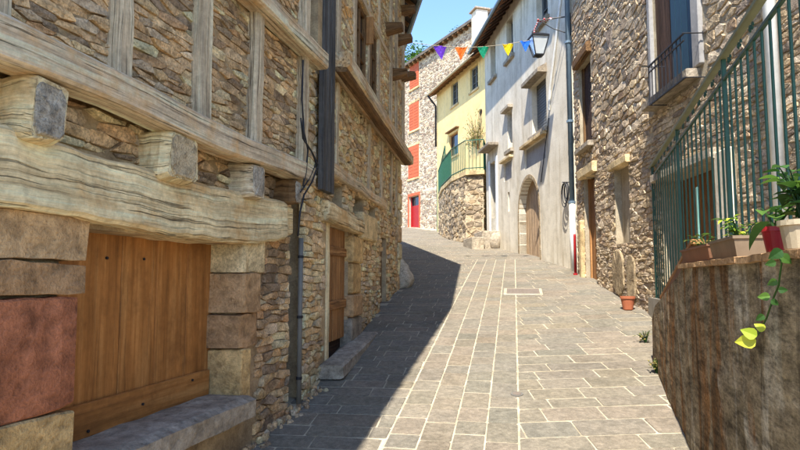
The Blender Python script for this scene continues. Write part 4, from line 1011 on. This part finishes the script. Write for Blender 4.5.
def w_things():
    # downpipe at the joint of the white and the stone house
    uz = W.U(570, .1, 120); pr = thing('downpipe', 'blue-grey downpipe with a white foot between the white house and the stone house', 'downpipe', W.w(uz, 0, .1), W.rot)
    zm = W.Z(570, 204, .1); g = W.gz(uz, .1)
    mb = MB(); mb.tube([(0, 0, zm), (0, 0, 7.6), (0, .3, 7.85)], .055, 12); mb.build('pipe', M['zinc'], pr, smooth=True)
    mb = MB(); mb.tube([(0, 0, g - .02), (0, 0, zm)], .065, 12); mb.build('lower_pipe', M['white_paint'], pr, smooth=True)
    for z in (zm, zm + 1.8, zm + 3.6, zm + 5): mb = MB(); mb.tube([(0, 0, z), (0, 0, z + .05)], .075, 12); mb.build('bracket', M['zinc'], pr)
    p = gpt(575.5, 275); po = thing('red_post', 'slim red post at the foot of the blue-grey downpipe', 'post', p, 0); zt_ = (275 - 234) / FPX * p.y
    mb = MB(); mb.tube([(0, 0, 0), (0, 0, .04)], .045, 12); mb.build('base', M['red_paint'], po, world=True)
    mb = MB(); mb.tube([(0, 0, .05), (0, 0, zt_ * .95), (0, 0, zt_)], [.026, .026, .02], 12); mb.build('shaft', M['red_paint'], po, world=True, smooth=True)
    # coil of black cable
    uc, zc = W.px(565, 191, .12); co = thing('cable_coil', 'coil of black cable hung on the white house near the downpipe', 'cable', W.w(uc, zc, .08), W.rot)
    mb = MB()
    for k in range(4):
        rr = .15 + .03 * k + random.uniform(-.02, .02); mb.tube([(math.cos(a + k) * rr * .75 + .02 * math.sin(k * 2), .02 * k, math.sin(a + k) * rr * 1.2 - .03 * k) for a in [j * 2 * math.pi / 24 for j in range(25)]], .011, 6)
    mb.build('coil', M['black_iron'], co, smooth=True); mb = MB(); mb.tube([(0, -.08, .2), (0, .1, .2)], .012, 6); mb.build('hook', M['black_iron'], co)
    # lantern on a bracket
    O = .62; uL, zL = W.px(538, 36, O); uB, zB = W.px(565, 18, .06)
    la = thing('street_lantern', 'black wall lantern with glass panes on an iron bracket wrapped in red and white tape', 'lantern', W.w(uL, zL - .52, O), W.rot)
    lh = .46; tw, bw = .205, .105
    def ring(z, w, m_, nm, h=.03):
        mb = MB(); mb.box(-w, w, -w, -w + .022, z, z + h, .003); mb.box(-w, w, w - .022, w, z, z + h, .003); mb.box(-w, -w + .022, -w + .022, w - .022, z, z + h, .003); mb.box(w - .022, w, -w + .022, w - .022, z, z + h, .003); mb.build(nm, M[m_], la)
    ring(.04, bw, 'black_iron', 'bottom_ring'); ring(lh, tw, 'black_iron', 'top_ring', .035)
    for sx in (-1, 1):
        for sy in (-1, 1): mb = MB(); mb.tube([(sx * (bw - .01), sy * (bw - .01), .05), (sx * (tw - .012), sy * (tw - .012), lh)], .013, 6); mb.build('corner_bar', M['black_iron'], la)
    for sx, sy in ((1, 0), (-1, 0), (0, 1), (0, -1)):
        q = []
        for w, z in ((bw - .02, .07), (tw - .022, lh)):
            for s_ in (-1, 1): q.append((sx * w + (s_ * w if sy else 0), sy * w + (s_ * w if sx else 0), z))
        mb = MB(); n_ = Vector((sx, sy, 0)) * .003; q2 = [tuple(Vector(k) - n_) for k in q]; mb.add(q + q2, [[0, 1, 3, 2], [6, 7, 5, 4], [0, 2, 6, 4], [1, 5, 7, 3], [0, 4, 5, 1], [2, 3, 7, 6]]); mb.build('pane', M['lamp_glass'], la)
    mb = MB(); mb.add([(-tw, -tw, lh + .036), (tw, -tw, lh + .036), (tw, tw, lh + .036), (-tw, tw, lh + .036), (-.1, -.1, lh + .1), (.1, -.1, lh + .1), (.1, .1, lh + .1), (-.1, .1, lh + .1)], [[0, 1, 2, 3], [4, 7, 6, 5], [0, 4, 5, 1], [1, 5, 6, 2], [2, 6, 7, 3], [3, 7, 4, 0]]); mb.build('cap', M['black_iron'], la)
    mb = MB(); mb.tube([(0, 0, .0), (0, 0, .045)], [.03, bw], 8); mb.build('finial', M['black_iron'], la)
    mb = MB(); mb.tube([(0, 0, lh - .12), (0, 0, lh - .06), (0, 0, lh + .03)], [.03, .055, .02], 10); mb.build('bulb', M['ivory'], la)
    hb = lh + .1; du = uB - uL; zb_ = zB - (zL - .52)
    top = (0, 0, hb + .32)
    mb = MB(); mb.tube([(0, 0, hb - .02), (0, 0, hb + .32)], .012, 6); mb.build('hanger', M['black_iron'], la)
    mb = MB(); mb.tube([(du, -O + .02, hb + .34), (du * .5, -O * .5, hb + .34), top], .016, 6); mb.build('bracket_arm', M['black_iron'], la)
    mb = MB(); mb.tube([(du, -O + .02, hb - .05), (du * .5, -O * .5, hb + .1), (du * .1, -O * .1, hb + .31)], .012, 6); mb.build('bracket_brace', M['black_iron'], la)
    mb = MB(); mb.box(du - .05, du + .05, -O - .06, -O + .02, hb - .12, hb + .42, .006); mb.build('wall_plate', M['black_iron'], la)
    mb = MB(); pts = []
    for k in range(26): f = k / 25; a = f * 16; pts.append((du * .55 * f + .03 * math.cos(a), -O * .55 * f + .03 * math.sin(a), hb + .33 + .02 * math.sin(a * 1.3)))
    mb.tube(pts, .02, 5); mb.tube([(.02, 0, hb + .3), (-.1, .05, hb + .15), (-.16, .04, hb - .05), (-.1, .02, hb + .02)], .018, 5); mb.build('barrier_tape', M['tape'], la)
    # bunting across the street
    P1 = W.w(uL, zL - .1, O) + Vector((-.06, .02, .03)); d0 = ray(408, 42); P0 = Vector((0, 0, EYE)) + d0 * (14.0 / d0.y)
    bu = thing('bunting', 'string of coloured pennants hanging across the street from the lantern', 'bunting', P0, 0)
    def sp(f): return (P1 - P0) * f + Vector((0, 0, -.16 * math.sin(f * math.pi)))
    mb = MB(); mb.tube([sp(k / 24) for k in range(25)], .006, 5); mb.build('string', M['ivory'], bu, world=True)
    dx = P1 - P0
    for (x, c, nm, w) in ((440, lin(110,60,190), 'purple', .32), (461, lin(226,110,36), 'orange', .30), (483, lin(20,140,100), 'green', .28), (508, lin(238,206,30), 'yellow', .27), (525, lin(40,110,210), 'blue', .25)):
        lo, hi = 0, 1
        for _ in range(40):
            m = (lo + hi) / 2
            if proj(P0 + sp(m))[0] < x: lo = m
            else: hi = m
        p0 = sp(lo); dl = dx.normalized(); a, b = p0 - dl * w / 2, p0 + dl * w / 2; tw_ = random.uniform(-.08, .08); tip = p0 + Vector((random.uniform(-.04, .04), tw_, -w * 1.05))
        vs_ = []; n = 5
        for j in range(n + 1):
            for i in range(n + 1 - j):
                q = a + (b - a) * (i / n) + (tip - a) * (j / n); q += Vector((0, .03 * math.sin(i * 1.7 + j + x), 0)); vs_.append(q)
        idx = {}; k = 0
        for j in range(n + 1):
            for i in range(n + 1 - j): idx[i, j] = k; k += 1
        fs_ = []
        for j in range(n):
            for i in range(n - j):
                fs_.append([idx[i, j], idx[i + 1, j], idx[i, j + 1]])
                if i + j < n - 1: fs_.append([idx[i + 1, j], idx[i + 1, j + 1], idx[i, j + 1]])
        mb = MB(); mb.add(vs_, fs_); o = mb.build('pennant', cloth('cloth_' + nm, c), bu, world=True); o['label'] = nm + ' pennant'
w_things()
p = gpt(496, 248); boulder('boulder', 'rounded grey boulder against the white house by its dark doorway', 'boulder', (p.x, p.y, p.z - .05), .27, .25, .34, M['block_grey'], .18, 5)
p = gpt(486, 242); boulder('boulder', 'low flat stone between the balcony bastion and the rounded boulder', 'boulder', (p.x, p.y, p.z - .05), .33, .25, .16, M['block_grey'], .2, 8)

# ------------------------------------------------------------------ yellow house, its stone bastion and balcony
def house_y():
    f = Yw; r = thing('yellow_house', 'yellow rendered house with small upper windows at the bend of the street', 'house', f.p0, f.rot)
    UL = f.U(437, 0, 150); U1 = .15; ez = f.Z(478, 53, .4); 
    def hole(x0, y0, x1, y1): 
        a, b = f.U(x0, 0, (y0 + y1) / 2), f.U(x1, 0, (y0 + y1) / 2); xm = (x0 + x1) / 2; return (a, b, f.Z(xm, y1), f.Z(xm, y0))
    hs = [hole(451, 82, 458, 105), hole(470, 66, 478, 90), hole(449, 133, 458, 156)]
    mb = MB(); wall_holes(mb, UL, U1, -1, ez + .35, hs, -.3, 0); mb.build('wall', M['plaster_y'], r); body(r, UL, U1, -6, -.31, -1, ez + .3, M['plaster_y'])
    for i, h in enumerate(hs):
        simple_window(r, None, *h, -.1, 'grey_shutter' if i < 2 else 'door_h', 'glass', .07, cross=i < 2)
        mb = MB(); mb.box(h[0] - .08, h[1] + .08, -.05, .06, h[2] - .1, h[2] - .002, .01); mb.build('window_sill', M['block_cream'], r)
    h = hs[2]; mb = MB(); mb.box(h[0] - .12, h[1] + .15, -.01, .16, h[3] + .1, h[3] + .16, .01); mb.build('window_hood', M['oak_brown'], r)
    u, z = f.px(481, 112, .0); mb = MB(); mb.tube([(u, -.05, z), (u, .02, z)], .13, 12); mb.build('vent', M['dark'], r)
    rf = pitched_roof(r, UL - .25, U1 + .2, .45, ez, -3.2, ez + 1.7, M['roof_tile'], .14)
    for i in range(14):
        u = UL - .1 + i * .45
        if u < U1: mb = MB(); mb.beam((u, -.2, ez + .28), (u, .42, ez - .06), .09, .1, 2, .003); mb.build('rafter', M['oak_brown'], rf)
    mb = MB(); mb.tube([(UL - .25, .49, ez + .04), (U1 + .2, .49, ez + .04)], .05, 8); mb.build('gutter', M['ivory'], rf)
    mb = MB(); u = UL + .05; mb.tube([(u, .5, ez), (u, .3, ez - .25), (u, .08, ez - .5), (u, .08, ez - 2.6)], .05, 8); mb.build('downpipe', M['black_iron'], r, smooth=True)
    # chimney stack
    uc, zc = f.px(479.5, 12, -1.5); mb = MB(); mb.box(uc - .32, uc + .32, -1.8, -1.2, ez + .3, zc, .02); ch = mb.build('chimney', M['plaster_w'], rf)
    mb = MB(); mb.box(uc - .4, uc + .4, -1.9, -1.1, zc, zc + .09, .015); mb.build('chimney_cap', M['block_grey'], ch)
    # bastion: stones around a bent plan
    px = [(484, 243), (466, 243), (452, 240.5), (443, 237), (439, 234)]
    pl = [gpt(*q) for q in px]; pl = [f.w(f.U(487, 0, 200) + .1, 0, .02)] + pl; pl.append(f.w(UL + .35, 0, .02))
    seg = []; L = 0
    for a, b in zip(pl, pl[1:]): l = math.hypot(b.x - a.x, b.y - a.y); seg.append((L, l, a, b)); L += l
    seg_area = sum(pl[i].x * pl[(i + 1) % len(pl)].y - pl[(i + 1) % len(pl)].x * pl[i].y for i in range(len(pl)))
    ctr = Vector((sum(p.x for p in pl) / len(pl), sum(p.y for p in pl) / len(pl)))
    def at(s):
        for (s0, l, a, b) in seg:
            if s <= s0 + l or (s0, l, a, b) == seg[-1]:
                t_ = (s - s0) / l; d = Vector((b.x - a.x, b.y - a.y)).normalized(); n = Vector((d.y, -d.x)); m = Vector(((a.x + b.x) / 2, (a.y + b.y) / 2))
                if n.dot(m - ctr) < 0: n = -n
                return a.x + (b.x - a.x) * t_, a.y + (b.y - a.y) * t_, n
    q = gpt(470, 242); bz0 = 2.6; bz1 = EYE + (277.5 - 177) / FPX * q.y * 1.0
    bs = thing('balcony_bastion', 'rounded rubble stone base carrying the balcony of the yellow house', 'wall', (ctr.x, ctr.y, G(ctr.x, ctr.y)))
    o0 = bs.location
    mb = MB(); vs_ = []
    for z in (bz0 - .5, bz1):
        for p in pl: vs_.append((p.x - o0.x, p.y - o0.y, z - o0.z))
    n = len(pl); fs_ = [[i, (i + 1) % n, n + (i + 1) % n, n + i] for i in range(n)] + [list(range(n, 2 * n))]; mb.add(vs_, fs_); core = mb.build('core', M['mortar_h'], bs, world=True)
    def mp(s, z, h): x, y, nn = at(s); return (x + nn.x * h - o0.x, y + nn.y * h - o0.y, z - o0.z)
    cells = voronoi_cells(.05, L - .05, bz0, bz1 - .02, .34, .16, .02, wild=.5)
    lay_stones(cells, mp, lambda s, z: Vector((at(s)[0], at(s)[1], z)), core, M['stone_y'], 140, prot=(.0, .04), bevel=.016, jit=.008, tilt=.1, bulge=.015, minpx=18, world=True)
    # balcony slab and railing
    bl = thing('balcony', 'cream balcony slab with green iron railing on the rounded stone base', 'balcony', (ctr.x, ctr.y, bz1))
    mb = MB(); vs_ = []
    for z in (0.004, .16):
        for p in pl: d = Vector((p.x - ctr.x, p.y - ctr.y)); d = d + d.normalized() * .14; vs_.append((d.x, d.y, z))
    mb.add(vs_, [[i, (i + 1) % n, n + (i + 1) % n, n + i] for i in range(n)] + [list(range(n, 2 * n)), list(range(n))[::-1]]); mb.build('slab', M['block_cream'], bl, world=True)
    rh = 1.15; path = []
    for p in pl: d = Vector((p.x - ctr.x, p.y - ctr.y)); path.append(Vector((d.x, d.y, .16)) + Vector((d.x, d.y, 0)).normalized() * .06)
    for h, nm in ((rh, 'top_rail'), (.1, 'bottom_rail')): mb = MB(); mb.tube([p + Vector((0, 0, h)) for p in path], .022, 6); mb.build(nm, M['green_light'], bl, world=True)
    for a, b in zip(path, path[1:]):
        l = (b - a).length; k = max(2, int(l / .13))
        for i in range(k): p = a.lerp(b, i / k); mb = MB(); mb.box(p.x - .01, p.x + .01, p.y - .01, p.y + .01, .162, .16 + rh, .002); mb.build('baluster', M['green_light'], bl, world=True)
    # stair down to the street with a green rail
    sa = pl[-2]; e = f.w(UL - .9, 0, .5); base = Vector((sa.x - .02, sa.y, bz1 + .16)); foot = Vector((sa.x - 1.0, sa.y + 2.6, G(sa.x - 1.0, sa.y + 2.6)))
    d0 = ray(445, 146); k0 = Vector((0, 0, EYE)) + d0 * ((sa.y + .1) / d0.y); d1 = ray(437, 182); k1 = Vector((0, 0, EYE)) + d1 * ((sa.y + 2.2) / d1.y)
    st = thing('stair_railing', 'sloping green railing of the stair beside the rounded stone base', 'railing', (k1.x, k1.y, G(k1.x, k1.y))); o = st.location
    mb = MB(); mb.tube([k0 - o, k1 - o], .03, 6); mb.build('handrail', M['green_light'], st, world=True)
    mb = MB(); dn = Vector((0, 0, -1.0)); mb.tube([k0 + dn - o, k1 + dn - o], .025, 6); mb.build('bottom_rail', M['green_light'], st, world=True)
    for i in range(12):
        p = k0.lerp(k1, i / 11); mb = MB(); mb.tube([p - o, p + dn - o], .011, 5); mb.build('baluster', M['green_light'], st, world=True)
    for p in (k0, k1): mb = MB(); mb.tube([p - o, Vector((p.x, p.y, G(p.x, p.y))) - o], .025, 6); mb.build('post', M['green_light'], st, world=True)
    # climbing plant on the facade
    vn = thing('climbing_plant', 'thin leafy climber spreading over the yellow wall above the balcony', 'plant', f.p0, f.rot); lf = [MB(), MB()]; sm = MB()
    ua, ub = sorted((f.U(464, .08, 130), f.U(486, .08, 130))); za, zb = f.Z(476, 145, .08), f.Z(476, 108, .08); root = ((ua + ub) / 2 + .3, .08, za - .2)
    for k in range(22):
        tu, tz = random.uniform(ua, ub), random.uniform(za + .3, zb) ; tz = min(tz, za + (zb - za) * (1 - .5 * abs((tu - (ua + ub) / 2) / (ub - ua))))
        pts = [(root[0] + (tu - root[0]) * g_ ** 1.3 + .05 * math.sin(g_ * 9 + k), .06 + .05 * random.random(), root[2] + (tz - root[2]) * g_) for g_ in (0, .3, .55, .8, 1)]; sm.tube(pts, .008, 4)
        for j in range(11):
            g_ = random.uniform(.3, 1); u = root[0] + (tu - root[0]) * g_ ** 1.3 + random.uniform(-.12, .12); z = root[2] + (tz - root[2]) * g_ + random.uniform(-.1, .1); b = random.uniform(0, 6.28)
            leaf(random.choice(lf), (u, .08 + random.random() * .12, z), (math.cos(b), random.uniform(.1, .8), math.sin(b)), (0, 0, 1), random.uniform(.06, .1), .05, heart=False)
    sm.build('stem', M['oak_brown'], vn); lf[0].build('foliage', M['leaf_dry'], vn, kind='stuff'); lf[1].build('foliage', M['leaf_mid'], vn, kind='stuff')
house_y()

# ------------------------------------------------------------------ tall far house with red shutters
def house_s():
    f = S; r = thing('shuttered_house', 'tall pale stone house with red shutters and a red door closing the street', 'house', f.p0, f.rot)
    U0, U1 = f.U(360, 0, 150), f.U(478, 0, 60); ez = f.Z(420, 56.5, .25)
    def hole(x0, y0, x1, y1): a, b = f.U(x0, 0, (y0 + y1) / 2), f.U(x1, 0, (y0 + y1) / 2); xm = (x0 + x1) / 2; return (a, b, f.Z(xm, y1), f.Z(xm, y0))
    hs = [hole(410, 64, 418.5, 88), hole(409.5, 103, 418.5, 130), hole(408.5, 146, 418.5, 178)]; hd = hole(409, 196, 419, 229)
    mb = MB(); wall_holes(mb, U0, U1, -2, ez + .3, hs + [hd], -.35, -.02); wall = mb.build('wall', M['mortar_s'], r); body(r, U0, U1, -7, -.36, -2, ez + .2, M['mortar_s'])
    cells = cut_holes(voronoi_cells(f.U(372, 0, 150), U1, -.3, ez + .2, .27, .125, .03), [(h[0] - .08, h[1] + .08, h[2] - .1, h[3] + .12) for h in hs + [hd]])
    lay_stones(cells, fmap(-.012), lambda u, z: f.w(u, z), wall, M['stone_s'], 0, prot=(-.004, .022), bevel=.014, jit=.01, tilt=.08, bulge=.01)
    for h in hs:
        a, b, c, e = h; mb = MB(); mb.box(a, b, -.3, -.2, c, e, .002); w = mb.build('window', M['glass'], r)
        uc = (a + b) / 2
        for x0, x1 in ((a - .02, uc - .01), (uc + .01, b + .02)):
            mb = MB(); mb.box(x0, x1, -.05, .02, c, e - .0, .008); s_ = mb.build('shutter', M['shutter_red'], w)
            for k in range(9): z = c + .06 + (e - c - .1) * k / 9; mb = MB(); mb.box(x0 + .04, x1 - .04, .018, .03, z, z + .06, .004); mb.build('slat', M['shutter_red'], w)
        mb = MB(); mb.box(a - .1, b + .1, -.1, .06, c - .12, c - .005, .01); mb.build('window_sill', M['block_cream'], r)
        mb = MB(); mb.box(a - .1, b + .1, -.1, .03, e + .005, e + .14, .01); mb.build('window_lintel', M['block_cream'], r)
    a, b, c, e = hd; mb = MB(); mb.box(a, b, -.3, -.2, c, e - .55, .004); d = mb.build('door', M['red_paint'], r)
    mb = MB(); mb.box(a, b, -.3, -.22, e - .548, e, .004); mb.build('fanlight', M['glass'], d)
    for x in (a, b - .08): mb = MB(); mb.box(x, x + .08, -.199, -.12, c, e, .006); mb.build('door_frame', M['red_paint'], d)
    mb = MB(); mb.box(a - .12, b + .12, -.1, .03, e + .005, e + .18, .01); mb.build('door_lintel', M['shutter_red'], r)
    for x in (a - .13, b + .01): mb = MB(); mb.box(x, x + .12, -.1, .03, c, e, .01); mb.build('door_surround', M['shutter_red'], r)
    rf = pitched_roof(r, U0 - .3, U1 + .3, .3, ez, -3.5, ez + 2.2, M['roof_slate'], .16)
    for i in range(40):
        u = U0 + i * .5
        if u < U1: mb = MB(); mb.box(u, u + .14, -.05, .28, ez - .1, ez + .02, .01); mb.build('eave_block', M['oak_brown'], rf)
house_s()
def tree(p, h, rad, seed, label, n=2600):
    random.seed(seed); t_ = thing('tree', label, 'tree', p, 0, 'trees behind the far house'); tr = MB(); tr.tube([(0, 0, -.5), (.1, 0, h * .3), (0, .1, h * .6), (.05, 0, h * .9)], [.22, .17, .1, .03], 8)
    lb = MB(); cl = []
    for k in range(26):
        a, e_ = random.uniform(0, 6.28), random.uniform(-.4, 1.3); rr = rad * random.uniform(.45, .95); c = Vector((math.cos(a) * math.cos(e_) * rr, math.sin(a) * math.cos(e_) * rr, h * .62 + math.sin(e_) * h * .34)); cl.append(c); tr.tube([(0, 0, h * .4), c * .5 + Vector((0, 0, h * .25)), c], [.07, .04, .015], 5)
    for k in range(n):
        c = random.choice(cl); q = c + Vector((random.gauss(0, 1), random.gauss(0, 1), random.gauss(0, .8))) * rad * .2; b = random.uniform(0, 6.28); leaf(lb, q, (math.cos(b), math.sin(b), random.uniform(-.5, .5)), (random.gauss(0, .4), random.gauss(0, .4), 1), random.uniform(.15, .3), .16, heart=False)
    tr.build('trunk', M['oak_brown'], t_, world=True); lb.build('crown', M['leaf'], t_, world=True, kind='stuff')
for i, (x, y, D, h, rad, lb) in enumerate(((412, 48, 46, 7.5, 2.4, 'green tree top showing over the far stone house beside the left eaves'), (466, 22, 52, 8, 1.6, 'small green tree top above the roof of the far house near the chimney'))):
    d = ray(x, y); P = Vector((0, 0, EYE)) + d * (D / d.y); g = G(P.x, P.y); tree((P.x, P.y, g), P.z - g + .3, rad, 31 + i, lb)
# ------------------------------------------------------------------ covers in the paving
p = gpt(523, 292); cv = thing('inspection_cover', 'rectangular iron inspection cover in the sunlit paving', 'cover', (p.x, p.y, p.z + .0), -R(10.8))
sl = math.atan(.153); cv.rotation_euler = (sl, 0, -R(10.8))
mb = MB(); mb.box(-.33, .33, -.3, .3, -.02, .014, .006); mb.build('frame', M['joint'], cv, world=True); mb = MB(); mb.box(-.28, .28, -.25, .25, -.01, .019, .004); pl_ = mb.build('plate', M['iron_cover'], cv, world=True)
for i in range(9):
    mb = MB(); x = -.24 + i * .06; mb.box(x - .008, x + .008, -.22, .22, .015, .023, .002); mb.build('rib', M['iron_cover'], pl_, world=True)
p = gpt(517, 395); dr = thing('drain_cover', 'small round iron drain cover in the middle of the paving', 'cover', p); dr.rotation_euler = (sl, 0, -R(10.8))
mb = MB(); mb.tube([(0, 0, -.02), (0, 0, .013)], .055, 20); mb.build('ring', M['dark_pipe'], dr, world=True); mb = MB(); mb.tube([(0, 0, -.02), (0, 0, .017)], .038, 16); mb.build('cap', M['iron_cover'], dr, world=True)
